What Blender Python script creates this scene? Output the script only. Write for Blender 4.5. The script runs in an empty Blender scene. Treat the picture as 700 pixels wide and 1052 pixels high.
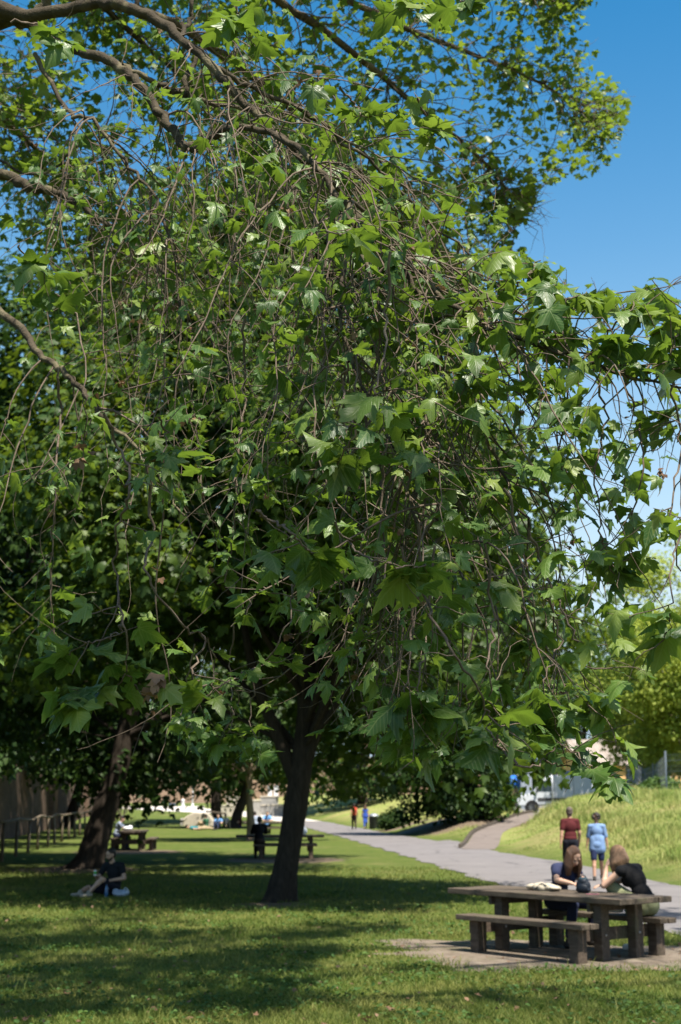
import bpy, math, random
import numpy as np
from mathutils import Vector, Matrix, Quaternion
R = math.radians
rng = np.random.default_rng(7)
random.seed(7)
scene = bpy.context.scene
COL = scene.collection

# ------------------------------------------------------------------ camera model (metres)
H = 1.9
F = 1461.0
PITCH = math.atan((822 - 526) / F)
SP, CP = math.sin(PITCH), math.cos(PITCH)

def ray(px, py):
    x = (px - 350) / F; y = (526 - py) / F
    return x, CP - y * SP, SP + y * CP
def P(px, py, Y):
    x, f, u = ray(px, py); t = Y / f
    return Vector((x * t, Y, H + u * t))

# ------------------------------------------------------------------ terrain
XR_Y = [-40, 0, 20, 31.6, 44.8, 59.5, 70, 80, 89, 100, 114, 135, 150, 170]
XR_X = [8.6, 8.3, 8.0, 7.7, 7.0, 5.3, 4.4, 3.3, 2.3, 1.5, -.6, -6, -14, -16]
XL_Y = [-40, 0, 20.4, 33.9, 37, 53, 82, 100, 114, 135, 150, 170]
XL_X = [5.6, 5.5, 5.0, 3.55, 3.3, 2.05, -.45, -2.2, -4.2, -10, -20, -22]
SIDE = np.array([(5.3, 56.5, .02), (5.85, 60, .10), (6.3, 63.5, .22), (7.2, 70, .38), (8.8, 77, .60), (10.6, 83, .95), (12.4, 89, 1.1), (14, 96, 1.12)])
def sstep(a, b, x):
    t = np.clip((x - a) / (b - a), 0, 1); return t * t * (3 - 2 * t)
def side_dist(x, y):
    best = np.full(np.shape(x), 1e9); bz = np.zeros(np.shape(x))
    for a, b in zip(SIDE[:-1], SIDE[1:]):
        ab = b[:2] - a[:2]; L2 = (ab ** 2).sum()
        t = np.clip(((x - a[0]) * ab[0] + (y - a[1]) * ab[1]) / L2, 0, 1)
        d = np.hypot(x - a[0] - t * ab[0], y - a[1] - t * ab[1])
        z = a[2] + t * (b[2] - a[2])
        m = d < best
        best = np.where(m, d, best); bz = np.where(m, z, bz)
    return best, bz
def terrain(x, y):
    x = np.asarray(x, float); y = np.asarray(y, float)
    far = sstep(100, 165, y)
    d = x - np.interp(y, XR_Y, XR_X)
    r = np.clip((d - .7) / 11.5, 0, 1)
    bank = 2.25 * (r * (1.5 - .5 * r)) * (1 - .45 * far) * sstep(8, 30, y)
    bank = bank + .10 * np.sin(x * .9 + y * .33) * np.clip(d / 6, 0, 1) * np.clip(1 - (d - 25) / 10, 0, 1)
    h = bank + 1.2 * far
    sd, sz = side_dist(x, y)
    w = np.exp(-(sd / 1.9) ** 4)
    h = h * (1 - w) + sz * w
    w = np.exp(-((x - 15) / 5.2) ** 4 - ((y - 92) / 6.5) ** 4)
    h = h * (1 - w) + 1.12 * w
    return h
def tz(x, y): return float(terrain(x, y))
def G(px, py):
    """where the sight line of a point of the photograph meets the ground"""
    x, f, u = ray(px, py)
    lo = 2.0
    for t in np.arange(4, 400, .25):
        if H + u * t <= tz(x * t, f * t): break
        lo = t
    hi = lo + .25
    for _ in range(20):
        m = (lo + hi) / 2
        if H + u * m <= tz(x * m, f * m): hi = m
        else: lo = m
    return Vector((x * lo, f * lo, tz(x * lo, f * lo)))

# ------------------------------------------------------------------ objects
def tag(o, label=None, cat=None, group=None, kind=None):
    if label: o['label'] = label
    if cat: o['category'] = cat
    if group: o['group'] = group
    if kind: o['kind'] = kind
    return o
def empty(name, loc=(0, 0, 0), rz=0, label=None, cat=None, group=None):
    o = bpy.data.objects.new(name, None); COL.objects.link(o)
    o.location = loc; o.rotation_euler = (0, 0, rz); o.empty_display_size = .2
    return tag(o, label, cat, group)
def link(name, me, mat, parent=None):
    o = bpy.data.objects.new(name, me); COL.objects.link(o)
    if mat is not None:
        for m in (mat if isinstance(mat, (list, tuple)) else [mat]): me.materials.append(m)
    if parent is not None: o.parent = parent
    return o
def copy_tree(o, parent=None):
    c = o.copy(); COL.objects.link(c); c.parent = parent
    for ch in list(o.children): copy_tree(ch, c)
    return c
def np_mesh(name, V, Fc, k, smooth=False, attr=None):
    """fast mesh: V (n,3), Fc (m,k)"""
    me = bpy.data.meshes.new(name)
    V = np.asarray(V, np.float32); Fc = np.asarray(Fc, np.int32)
    me.vertices.add(len(V)); me.vertices.foreach_set('co', V.ravel())
    me.loops.add(Fc.size); me.loops.foreach_set('vertex_index', Fc.ravel())
    me.polygons.add(len(Fc)); me.polygons.foreach_set('loop_start', np.arange(0, Fc.size, k, dtype=np.int32))
    me.update(calc_edges=True)
    if attr is not None:
        for an, arr in attr.items():
            arr = np.asarray(arr, np.float32)
            if arr.ndim == 2:
                a = me.attributes.new(an, 'FLOAT_VECTOR', 'POINT'); a.data.foreach_set('vector', arr.ravel())
            else:
                a = me.attributes.new(an, 'FLOAT', 'POINT'); a.data.foreach_set('value', arr.ravel())
    if smooth: me.polygons.foreach_set('use_smooth', np.ones(len(Fc), bool))
    return me

class MB:
    """collects shapes into one mesh"""
    def __init__(s): s.v = []; s.f = []
    def add(s, vs, fs):
        n = len(s.v); s.v += [tuple(v) for v in vs]; s.f += [tuple(i + n for i in f) for f in fs]; return s
    def box(s, c, size, rot=None, taper=1.0):
        x, y, z = [a / 2 for a in size]; c = Vector(c)
        vs = [Vector((sx * x * (taper if sz > 0 else 1), sy * y * (taper if sz > 0 else 1), sz * z)) for sz in (-1, 1) for sy in (-1, 1) for sx in (-1, 1)]
        if rot is not None: vs = [rot @ v for v in vs]
        return s.add([v + c for v in vs], [(0, 2, 3, 1), (4, 5, 7, 6), (0, 1, 5, 4), (2, 6, 7, 3), (0, 4, 6, 2), (1, 3, 7, 5)])
    def tube(s, pts, rad, k=8, cap=True):
        pts = [Vector(p) for p in pts]
        if not hasattr(rad, '__len__'): rad = [rad] * len(pts)
        n = len(pts); vs = []; fs = []
        t0 = (pts[1] - pts[0]).normalized()
        a = t0.orthogonal().normalized()
        for i, p in enumerate(pts):
            t = (pts[min(i + 1, n - 1)] - pts[max(i - 1, 0)])
            t = t.normalized() if t.length > 1e-9 else t0
            a = (a - t * a.dot(t))
            a = a.normalized() if a.length > 1e-6 else t.orthogonal().normalized()
            b = t.cross(a)
            for j in range(k):
                an = 2 * math.pi * j / k
                vs.append(p + (a * math.cos(an) + b * math.sin(an)) * rad[i])
        for i in range(n - 1):
            for j in range(k):
                q = (j + 1) % k
                fs.append((i * k + j, i * k + q, (i + 1) * k + q, (i + 1) * k + j))
        if cap:
            fs.append(tuple(range(k - 1, -1, -1))); fs.append(tuple((n - 1) * k + j for j in range(k)))
        return s.add(vs, fs)
    def lathe(s, c, prof, k=16, axis='z'):
        c = Vector(c); vs = []; fs = []
        for r, h in prof:
            for j in range(k):
                an = 2 * math.pi * j / k
                v = (r * math.cos(an), r * math.sin(an), h)
                if axis == 'y': v = (v[0], v[2], v[1])
                if axis == 'x': v = (v[2], v[0], v[1])
                vs.append(c + Vector(v))
        n = len(prof)
        for i in range(n - 1):
            for j in range(k):
                q = (j + 1) % k; fs.append((i * k + j, i * k + q, (i + 1) * k + q, (i + 1) * k + j))
        fs.append(tuple(range(k - 1, -1, -1))); fs.append(tuple((n - 1) * k + j for j in range(k)))
        return s.add(vs, fs)
    def prism(s, poly, y0, y1):
        """outline in x,z pushed along y"""
        n = len(poly)
        vs = [(x, y0, z) for x, z in poly] + [(x, y1, z) for x, z in poly]
        fs = [tuple(range(n)), tuple(range(2 * n - 1, n - 1, -1))] + [(i, i + n, (i + 1) % n + n, (i + 1) % n) for i in range(n)]
        return s.add(vs, fs)
    def capsule(s, p0, p1, r0, r1, k=12):
        p0 = Vector(p0); p1 = Vector(p1); d = p1 - p0
        if d.length < 1e-5: d = Vector((0, 0, 1e-4)); p1 = p0 + d
        t = d.normalized(); pts = []; rad = []
        for a in (-85, -60, -30, 0): pts.append(p0 + t * r0 * math.sin(R(a))); rad.append(r0 * math.cos(R(a)))
        for a in (0, 30, 60, 85): pts.append(p1 + t * r1 * math.sin(R(a))); rad.append(r1 * math.cos(R(a)))
        return s.tube(pts, rad, k)
    def ell(s, c, rad, M=None, nu=16, nv=10):
        c = Vector(c); vs = []; fs = []
        for i in range(nv + 1):
            th = math.pi * (i + .02) / (nv + .04)
            for j in range(nu):
                ph = 2 * math.pi * j / nu
                v = Vector((rad[0] * math.sin(th) * math.cos(ph), rad[1] * math.sin(th) * math.sin(ph), rad[2] * math.cos(th)))
                vs.append(c + (M @ v if M is not None else v))
        for i in range(nv):
            for j in range(nu):
                q = (j + 1) % nu; fs.append((i * nu + q, i * nu + j, (i + 1) * nu + j, (i + 1) * nu + q))
        fs.append(tuple(range(nu))); fs.append(tuple(nv * nu + j for j in range(nu - 1, -1, -1)))
        return s.add(vs, fs)
    def mesh(s, name):
        me = bpy.data.meshes.new(name); me.from_pydata(s.v, [], s.f); me.update(); return me
    def build(s, name, mat, parent=None, smooth=False, bevel=0, label=None):
        me = s.mesh(name)
        if smooth: me.polygons.foreach_set('use_smooth', [True] * len(me.polygons))
        o = link(name, me, mat, parent)
        if bevel:
            b = o.modifiers.new('bevel', 'BEVEL'); b.width = bevel; b.segments = 2; b.limit_method = 'ANGLE'
        if label: o['label'] = label
        return o
    def remesh(s, name, mat, parent, voxel, smooth_it=4, label=None):
        """union of the collected shapes as one continuous smooth surface"""
        tmp = bpy.data.objects.new('tmp', s.mesh('tmp')); COL.objects.link(tmp)
        m = tmp.modifiers.new('r', 'REMESH'); m.mode = 'VOXEL'; m.voxel_size = voxel
        if smooth_it:
            q = tmp.modifiers.new('s', 'SMOOTH'); q.iterations = smooth_it; q.factor = .5
        dg = bpy.context.evaluated_depsgraph_get(); dg.update()
        me = bpy.data.meshes.new_from_object(tmp.evaluated_get(dg))
        bpy.data.objects.remove(tmp)
        me.name = name
        me.polygons.foreach_set('use_smooth', [True] * len(me.polygons))
        o = link(name, me, mat, parent)
        if label: o['label'] = label
        return o

# ------------------------------------------------------------------ materials
def lin(c):
    return tuple(((a / 255) / 12.92 if a / 255 <= .04045 else ((a / 255 + .055) / 1.055) ** 2.4) for a in c)
class NT:
    def __init__(s, name):
        s.m = bpy.data.materials.new(name); s.m.use_nodes = True; s.t = s.m.node_tree; s.t.nodes.clear()
    def n(s, typ, **kw):
        nd = s.t.nodes.new(typ)
        for k, v in kw.items():
            if k == 'i':
                for a, b in v.items():
                    if hasattr(b, 'is_output') or isinstance(b, bpy.types.NodeSocket): s.t.links.new(b, nd.inputs[a])
                    else: nd.inputs[a].default_value = b
            else: setattr(nd, k, v)
        return nd
    def ramp(s, fac, stops):
        nd = s.n('ShaderNodeValToRGB'); e = nd.color_ramp.elements
        while len(e) < len(stops): e.new(.5)
        for el, (p, c) in zip(e, stops): el.position = p; el.color = (*c[:3], 1)
        s.t.links.new(fac, nd.inputs[0]); return nd.outputs[0]
    def math(s, op, a, b=0.0, clamp=False):
        return s.n('ShaderNodeMath', operation=op, use_clamp=clamp, i={0: a, 1: b}).outputs[0]
    def mix(s, fac, a, b, mode='MIX'):
        nd = s.n('ShaderNodeMix', data_type='RGBA', blend_type=mode)
        for k, v in ((0, fac), (6, a), (7, b)):
            if isinstance(v, bpy.types.NodeSocket): s.t.links.new(v, nd.inputs[k])
            else: nd.inputs[k].default_value = v if k == 0 else (*v[:3], 1)
        return nd.outputs[2]
    def noise(s, vec, scale, detail=4, rough=.6, dist=0):
        nd = s.n('ShaderNodeTexNoise', i={'Scale': scale, 'Detail': detail, 'Roughness': rough, 'Distortion': dist})
        if vec is not None: s.t.links.new(vec, nd.inputs['Vector'])
        return nd.outputs['Fac']
    def coord(s, kind='Object', scale=None):
        c = s.n('ShaderNodeTexCoord').outputs[kind]
        if scale: c = s.n('ShaderNodeMapping', i={'Vector': c, 'Scale': scale}).outputs[0]
        return c
    def bump(s, h, strength=.3, dist=.02):
        return s.n('ShaderNodeBump', i={'Height': h, 'Strength': strength, 'Distance': dist}).outputs[0]
    def out(s, sh): s.n('ShaderNodeOutputMaterial', i={'Surface': sh}); return s.m
    def bsdf(s, col, rough=.6, spec=.3, metal=0, normal=None, **kw):
        b = s.n('ShaderNodeBsdfPrincipled')
        for k, v in (('Base Color', col), ('Roughness', rough), ('Specular IOR Level', spec), ('Metallic', metal), ('Normal', normal)):
            if v is None: continue
            if isinstance(v, bpy.types.NodeSocket): s.t.links.new(v, b.inputs[k])
            else: b.inputs[k].default_value = (*v[:3], 1) if k == 'Base Color' else v
        for k, v in kw.items(): b.inputs[k].default_value = v
        return b.outputs[0]

def simple(name, col, rough=.6, spec=.3, metal=0, var=.25, scale=6, bump=.15, bdist=.01):
    """painted / cloth / stone surface with its own uneven colour"""
    t = NT(name); c = t.coord()
    n = t.noise(c, scale, 5, .65)
    a = tuple(max(0, x * (1 - var)) for x in col); b = tuple(min(1, x * (1 + var)) for x in col)
    cc = t.ramp(n, [(.3, a), (.7, b)])
    nb = t.bump(t.noise(c, scale * 6, 4, .7), bump, bdist) if bump else None
    return t.out(t.bsdf(cc, rough, spec, metal, nb))

def bark(name, c0, c1, c2, scale=(5, 5, 1.2), strength=.8, patches=None):
    t = NT(name); c = t.coord('Object', scale)
    n1 = t.noise(c, 3, 6, .7, .6); n2 = t.noise(c, 11, 5, .7, .3)
    col = t.ramp(n1, [(.25, c0), (.5, c1), (.75, c2)])
    if patches:
        pm = t.ramp(t.noise(t.coord(), 5, 2, .5, .8), [(.52, (0, 0, 0)), (.6, (1, 1, 1))])
        col = t.mix(pm, col, patches)
    hgt = t.math('ADD', n1, t.math('MULTIPLY', n2, .6))
    return t.out(t.bsdf(col, .85, .15, 0, t.bump(hgt, strength, .03)))

def leaf_mat(name, cols, trans, tfac=.38, rough=.42, spec=.4, veins=False, clump=.0):
    t = NT(name)
    rnd = t.n('ShaderNodeNewGeometry').outputs['Random Per Island']
    col = t.ramp(rnd, [(i / (len(cols) - 1), c) for i, c in enumerate(cols)])
    normal = None
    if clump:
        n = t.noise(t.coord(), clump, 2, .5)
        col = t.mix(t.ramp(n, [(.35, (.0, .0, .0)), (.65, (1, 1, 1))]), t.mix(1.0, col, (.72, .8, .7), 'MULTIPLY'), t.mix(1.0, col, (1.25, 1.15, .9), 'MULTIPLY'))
    tr = t.mix(.5, col, trans)
    if veins:
        a = t.n('ShaderNodeAttribute', attribute_name='lf').outputs['Vector']
        sx = t.n('ShaderNodeSeparateXYZ', i={0: a})
        x = t.math('ABSOLUTE', sx.outputs[0]); y = sx.outputs[1]
        best = None
        for ang in (0, 47, 96):
            ca, sa = math.cos(R(ang)), math.sin(R(ang))
            d = t.math('ABSOLUTE', t.math('SUBTRACT', t.math('MULTIPLY', x, ca), t.math('MULTIPLY', t.math('SUBTRACT', y, .03), sa)))
            best = d if best is None else t.math('MINIMUM', best, d)
        # side veins leave the midrib in a herringbone
        w = t.math('ABSOLUTE', t.math('SINE', t.math('MULTIPLY', t.math('SUBTRACT', y, t.math('MULTIPLY', x, .9)), 24)))
        w = t.math('MULTIPLY', w, .05)
        best = t.math('MINIMUM', best, t.math('ADD', w, .006))
        m = t.n('ShaderNodeMapRange', i={0: best, 1: .003, 2: .024, 3: 1, 4: 0}).outputs[0]
        vein = t.mix(.6, col, (.30, .36, .14))
        col = t.mix(t.math('MULTIPLY', m, .55), col, vein)
        blot = t.noise(t.coord(), 26, 4, .7)
        col = t.mix(t.math('MULTIPLY', t.ramp(blot, [(.60, (0, 0, 0)), (.74, (1, 1, 1))]), .35), col, (.13, .13, .035))
        normal = t.bump(t.math('ADD', m, t.math('MULTIPLY', t.noise(t.coord(), 60, 3), .5)), .25, .004)
    p = t.bsdf(col, rough, spec, 0, normal)
    tl = t.n('ShaderNodeBsdfTranslucent', i={'Color': tr}).outputs[0]
    return t.out(t.n('ShaderNodeMixShader', i={0: tfac, 1: p, 2: tl}).outputs[0])
# ------------------------------------------------------------------ leaves
RIM = [(0.0, 0.0), (0.13, -0.10), (0.42, -0.06), (0.37, 0.06), (0.55, 0.20), (0.50, 0.29), (0.66, 0.54), (0.42, 0.46), (0.25, 0.47), (0.32, 0.66), (0.21, 0.72), (0.13, 0.90)]
def full_rim(jit, r):
    right = [(x * (1 + r.uniform(-jit, jit)), y * (1 + r.uniform(-jit, jit))) for x, y in RIM[1:]]
    left = [(-x * (1 + r.uniform(-jit, jit)), y * (1 + r.uniform(-jit, jit))) for x, y in RIM[1:]]
    return [(0, 0.0)] + right + [(0, 1.06)] + left[::-1]
def shape_z(x, y, c1, c2, tw, fold):
    r2 = x * x + (y - .25) ** 2
    an = np.arctan2(np.abs(x), y + .02)
    ripple = np.cos(an / R(47) * 2 * np.pi) * np.sqrt(r2) * fold
    return -c1 * x * x - c2 * np.maximum(y - .15, 0) ** 2 * 1.2 + tw * x * (y - .2) + ripple
def hi_templates(n=14):
    r = random.Random(3); out = []
    for _ in range(n):
        rim = np.array(full_rim(.09, r)); c = np.array([0, .18])
        m = len(rim)
        mid = c + (rim - c) * .5
        xy = np.vstack([[c], mid, rim])
        z = shape_z(xy[:, 0], xy[:, 1], r.uniform(-.4, 1.3), r.uniform(-.2, 1.0), r.uniform(-.8, .8), r.uniform(.06, .17))
        V = np.column_stack([xy, z])
        f = []
        for i in range(m):
            j = (i + 1) % m
            f += [(0, 1 + j, 1 + i), (1 + i, 1 + j, 1 + m + j), (1 + i, 1 + m + j, 1 + m + i)]
        out.append((V, np.array(f)))
    return out
def mid_templates(n=6):
    r = random.Random(5); out = []
    sel = [0, 2, 4, 6, 8, 9, 11]
    for _ in range(n):
        full = full_rim(.12, r)
        idx = [0, 2, 4, 6, 8, 9, 12, 15, 16, 18, 20, 22]
        rim = np.array([full[i] for i in idx]); c = np.array([0, .25]); m = len(rim)
        xy = np.vstack([[c], rim])
        z = shape_z(xy[:, 0], xy[:, 1], r.uniform(-.2, .9), r.uniform(-.1, .6), r.uniform(-.5, .5), .1)
        f = [(0, 1 + (i + 1) % m, 1 + i) for i in range(m)]
        out.append((np.column_stack([xy, z]), np.array(f)))
    return out
def low_templates(n=4):
    r = random.Random(9); out = []
    for _ in range(n):
        xy = np.array([(0, .1), (.45, .3 + r.uniform(-.1, .1)), (.3, .75), (0, 1.05), (-.34, .72), (-.45, .25 + r.uniform(-.1, .1))])
        z = np.array([0, .12, .08, -.2, .1, .14]) * r.uniform(.4, 1.5)
        out.append((np.column_stack([xy, z]), np.array([(0, 1, 2), (0, 2, 3), (0, 3, 4), (0, 4, 5)])))
    return out
T_HI, T_MID, T_LOW = hi_templates(), mid_templates(), low_templates()
def unit(a): return a / np.maximum(np.linalg.norm(a, axis=1, keepdims=True), 1e-9)
def leaf_mesh(name, pos, nrm, tip, size, templates, smooth=False, lf=False):
    pos = np.asarray(pos, float); n = unit(np.asarray(nrm, float)); t = np.asarray(tip, float)
    t = unit(t - n * (t * n).sum(1, keepdims=True)); s = np.cross(t, n)
    size = np.asarray(size, float)
    pick = rng.integers(0, len(templates), len(pos))
    VV, FF, LL, off = [], [], [], 0
    for k, (tv, tf) in enumerate(templates):
        w = np.where(pick == k)[0]
        if not len(w): continue
        v = tv[None, :, :] * size[w][:, None, None]
        wv = pos[w][:, None, :] + v[:, :, 0:1] * s[w][:, None, :] + v[:, :, 1:2] * t[w][:, None, :] + v[:, :, 2:3] * n[w][:, None, :]
        nv = tv.shape[0]
        FF.append((tf[None] + (np.arange(len(w)) * nv)[:, None, None] + off).reshape(-1, 3))
        VV.append(wv.reshape(-1, 3)); off += len(w) * nv
        if lf: LL.append(np.tile(np.column_stack([tv[:, :2], np.zeros(nv)]), (len(w), 1)))
    return np_mesh(name, np.vstack(VV), np.vstack(FF), 3, smooth, {'lf': np.vstack(LL)} if lf else None)

# ------------------------------------------------------------------ branches
class Tubes:
    """many tapered twigs in one mesh"""
    def __init__(s): s.V = []; s.F = []; s.n = 0
    def add(s, pts, rad, k=5):
        pts = np.asarray(pts, float); rad = np.asarray(rad, float); n = len(pts)
        d = np.gradient(pts, axis=0); d = unit(d)
        ref = np.tile(np.array([[.31, .87, .38]]), (n, 1))
        a = unit(np.cross(d, ref)); b = np.cross(d, a)
        an = np.arange(k) * 2 * np.pi / k
        v = pts[:, None, :] + rad[:, None, None] * (np.cos(an)[None, :, None] * a[:, None, :] + np.sin(an)[None, :, None] * b[:, None, :])
        s.V.append(v.reshape(-1, 3))
        i = np.arange(n - 1)[:, None] * k; j = np.arange(k)[None, :]; q = (j + 1) % k
        f = np.stack([i + j, i + q, i + k + q, i + k + j], -1).reshape(-1, 4) + s.n
        s.F.append(f); s.n += n * k
    def mesh(s, name): return np_mesh(name, np.vstack(s.V), np.vstack(s.F), 4, True)
def smooth_path(pts, rad, sub=6):
    """Catmull-Rom through the given points"""
    p = np.array([tuple(q) for q in pts], float); r = np.array(rad, float)
    pe = np.vstack([2 * p[0] - p[1], p, 2 * p[-1] - p[-2]]); out = []; ro = []
    for i in range(len(p) - 1):
        a, b, c, d = pe[i:i + 4]
        for u in np.arange(sub) / sub:
            out.append(.5 * (2 * b + (c - a) * u + (2 * a - 5 * b + 4 * c - d) * u * u + (3 * b - a - 3 * c + d) * u ** 3))
            ro.append(r[i] + (r[i + 1] - r[i]) * u)
    out.append(p[-1]); ro.append(r[-1])
    return np.array(out), np.array(ro)

# ------------------------------------------------------------------ a whole tree seen from afar
def tree(name, label, base, height, r0, profile, nclump, nleaf, lsize, lmat, bmat, templates, lean=(0, 0), centre=(0, 0), fork=None, group=None, seed=1, flat=.75, trunk_top=.62, csize=1.0, nlimb=22, low_bias=0.0, nup=.75, njit=.42, clear=None, cat='tree', sy=1.0, ivy=None):
    """profile: (height, crown radius) pairs; centre: how far the crown's middle is from the foot"""
    r = np.random.default_rng(seed)
    root = empty(name, base, 0, label, cat, group)
    zs = np.array([p[0] for p in profile], float); rs = np.array([p[1] for p in profile], float)
    # clump centres
    zz = np.linspace(zs[0], zs[-1], 200); w = np.interp(zz, zs, rs) ** 1.3 + .2
    w = w * (1 + low_bias * (1 - (zz - zs[0]) / (zs[-1] - zs[0])))
    cz = r.choice(zz, nclump, p=w / w.sum())
    rr = np.interp(cz, zs, rs); an = r.uniform(0, 2 * np.pi, nclump)
    q = np.sqrt(r.uniform(.12, 1, nclump)) * r.uniform(.82, 1.08, nclump)
    C = np.column_stack([centre[0] + rr * q * np.cos(an), centre[1] + rr * q * sy * np.sin(an), cz + r.normal(0, .15, nclump)])
    if clear:                                   # no low clumps in front of the trunk
        k = ~((C[:, 1] < clear[1]) & (np.abs(C[:, 0] - clear[0]) < clear[2]) & (C[:, 2] < clear[3])) & ~((C[:, 0] < .8) & (C[:, 2] < 4.1)); C = C[k]; nclump = len(C)
    cr = csize * (.13 * rs.max() + .45) * r.uniform(.65, 1.35, nclump)
    # leaves
    which = r.choice(nclump, nleaf, p=cr ** 2 / (cr ** 2).sum())
    d = unit(r.normal(0, 1, (nleaf, 3)))
    rad = cr[which] * np.abs(r.normal(.85, .28, nleaf))
    pos = C[which] + d * rad[:, None] * np.array([1, 1, flat])
    out = unit(C[which] - np.array([centre[0], centre[1], zs.mean()]))
    nrm = d * .55 + out * .25 + np.array([0, 0, nup]) + r.normal(0, njit, (nleaf, 3))
    tip = d * .8 + out * .4 + np.array([0, 0, -.7]) + r.normal(0, .4, (nleaf, 3))
    size = lsize * r.uniform(.6, 1.25, nleaf)
    link('crown', leaf_mesh('crown', pos, nrm, tip, size, templates), lmat, root)
    # trunk and limbs
    top = np.array([centre[0] + lean[0] * .3, centre[1], height * trunk_top])
    tb = Tubes()
    bend = np.array([lean[0], lean[1], 0])
    hs = np.linspace(0, 1, 9)
    base_pts = np.array([(0, 0, 0)]) + hs[:, None] * top[None, :] + np.sin(hs * np.pi)[:, None] * bend[None, :] * .5 + np.cumsum(r.normal(0, r0 * .12, (9, 3)), 0) * np.array([1, 1, 0])
    base_pts[0] = (0, 0, -.15)
    rads = r0 * (1 - .72 * hs); rads[0] = r0 * 1.45
    fine = np.vstack([base_pts[:1], [base_pts[0] * .8 + base_pts[1] * .2], base_pts[1:]])
    frad = np.concatenate([[r0 * 1.6], [r0 * 1.12], rads[1:]])
    p, q_ = smooth_path(fine, frad, 5)
    tb.add(p, q_ * (1 + r.normal(0, .025, len(q_))), 24)
    tv = tb.V[0].reshape(len(p), 24, 3)            # root flare
    for k in range(len(p)):
        fl = math.exp(-max(p[k][2], 0) / .32)
        an_ = np.arange(24) * 2 * np.pi / 24
        g_ = 1 + fl * (.10 + .24 * np.cos(5 * an_ + seed) + .14 * np.cos(3 * an_ + 2 * seed)) + .035 * np.cos(4 * an_ + k * .35)
        tv[k] = p[k] + (tv[k] - p[k]) * g_[:, None]
    if fork:
        for (fh, ex, ey, ez, fr) in fork:
            s0 = p[np.argmin(abs(p[:, 2] - fh))]
            e = np.array([ex, ey, ez]); m = s0 * .5 + e * .5 + np.array([ex - s0[0], ey - s0[1], 0]) * .18
            pp, rr_ = smooth_path([s0 - np.array([0, 0, .3]), s0 * .75 + m * .25 + np.array([(ex - s0[0]) * .05, 0, 0]), m, e], [r0 * fr * .9, r0 * fr, r0 * fr * .75, r0 * fr * .25], 6)
            tb.add(pp, rr_, 10)
    link('trunk', tb.mesh('trunk'), bmat, root)
    lb = Tubes()
    for i in r.choice(nclump, min(nlimb, nclump), replace=False):
        e = C[i]; hz = max(height * .18, min(e[2] * r.uniform(.45, .8), top[2]))
        s0 = p[np.argmin(abs(p[:, 2] - hz))]
        m = (s0 + e) / 2 + np.array([0, 0, .25 * np.linalg.norm((e - s0)[:2]) * r.uniform(.2, 1)]) + r.normal(0, .2, 3)
        b0 = r0 * r.uniform(.18, .34)
        pp, rr_ = smooth_path([s0, m, e], [b0, b0 * .6, b0 * .15], 6); lb.add(pp, rr_, 6)
        for _ in range(3):
            j = r.integers(4, len(pp)); e2 = pp[j] + unit(r.normal(0, 1, (1, 3)))[0] * cr[i] * 1.2
            m2 = (pp[j] + e2) / 2 + r.normal(0, .12, 3)
            p3, r3 = smooth_path([pp[j], m2, e2], [b0 * .3, b0 * .18, b0 * .06], 4); lb.add(p3, r3, 5)
    link('limb', lb.mesh('limb'), bmat, root)
    return root

M = {}
M['plane_leaf'] = leaf_mat('plane leaf near', [(.022, .058, .014), (.038, .088, .018), (.060, .122, .022), (.085, .150, .026), (.15, .20, .036)], (.28, .43, .03), .36, .42, .42, veins=True)
M['plane_leaf_far'] = leaf_mat('plane leaf high', [(.036, .080, .016), (.068, .132, .022), (.14, .20, .03)], (.34, .46, .03), .46, .42, .4)
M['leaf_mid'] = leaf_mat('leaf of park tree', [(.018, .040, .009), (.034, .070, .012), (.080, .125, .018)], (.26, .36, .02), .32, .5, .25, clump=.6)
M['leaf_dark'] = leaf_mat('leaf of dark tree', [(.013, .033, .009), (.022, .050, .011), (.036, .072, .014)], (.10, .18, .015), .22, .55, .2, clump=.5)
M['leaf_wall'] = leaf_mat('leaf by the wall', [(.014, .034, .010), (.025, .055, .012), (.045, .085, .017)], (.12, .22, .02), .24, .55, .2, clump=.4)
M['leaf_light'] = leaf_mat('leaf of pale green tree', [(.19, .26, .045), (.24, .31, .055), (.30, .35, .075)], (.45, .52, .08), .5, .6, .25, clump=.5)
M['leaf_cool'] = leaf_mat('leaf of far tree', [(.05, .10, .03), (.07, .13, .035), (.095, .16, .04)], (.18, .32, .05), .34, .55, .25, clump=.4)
M['dead_leaf'] = leaf_mat('dead leaf', [(.11, .062, .038), (.17, .10, .06), (.24, .16, .10)], (.2, .11, .05), .15, .7, .15)
M['bark_plane'] = bark('plane bark', (.026, .021, .015), (.050, .040, .027), (.085, .069, .046), (2, 2, 2), .8, (.115, .098, .060))
M['twig'] = bark('twig', (.065, .048, .036), (.115, .088, .066), (.20, .16, .122), (6, 6, 3), .4)
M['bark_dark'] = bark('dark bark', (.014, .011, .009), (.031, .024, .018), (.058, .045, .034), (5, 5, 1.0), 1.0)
M['bark_light'] = bark('pale bark', (.10, .075, .05), (.18, .14, .10), (.27, .22, .16), (5, 5, 1.0), .8)
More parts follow.
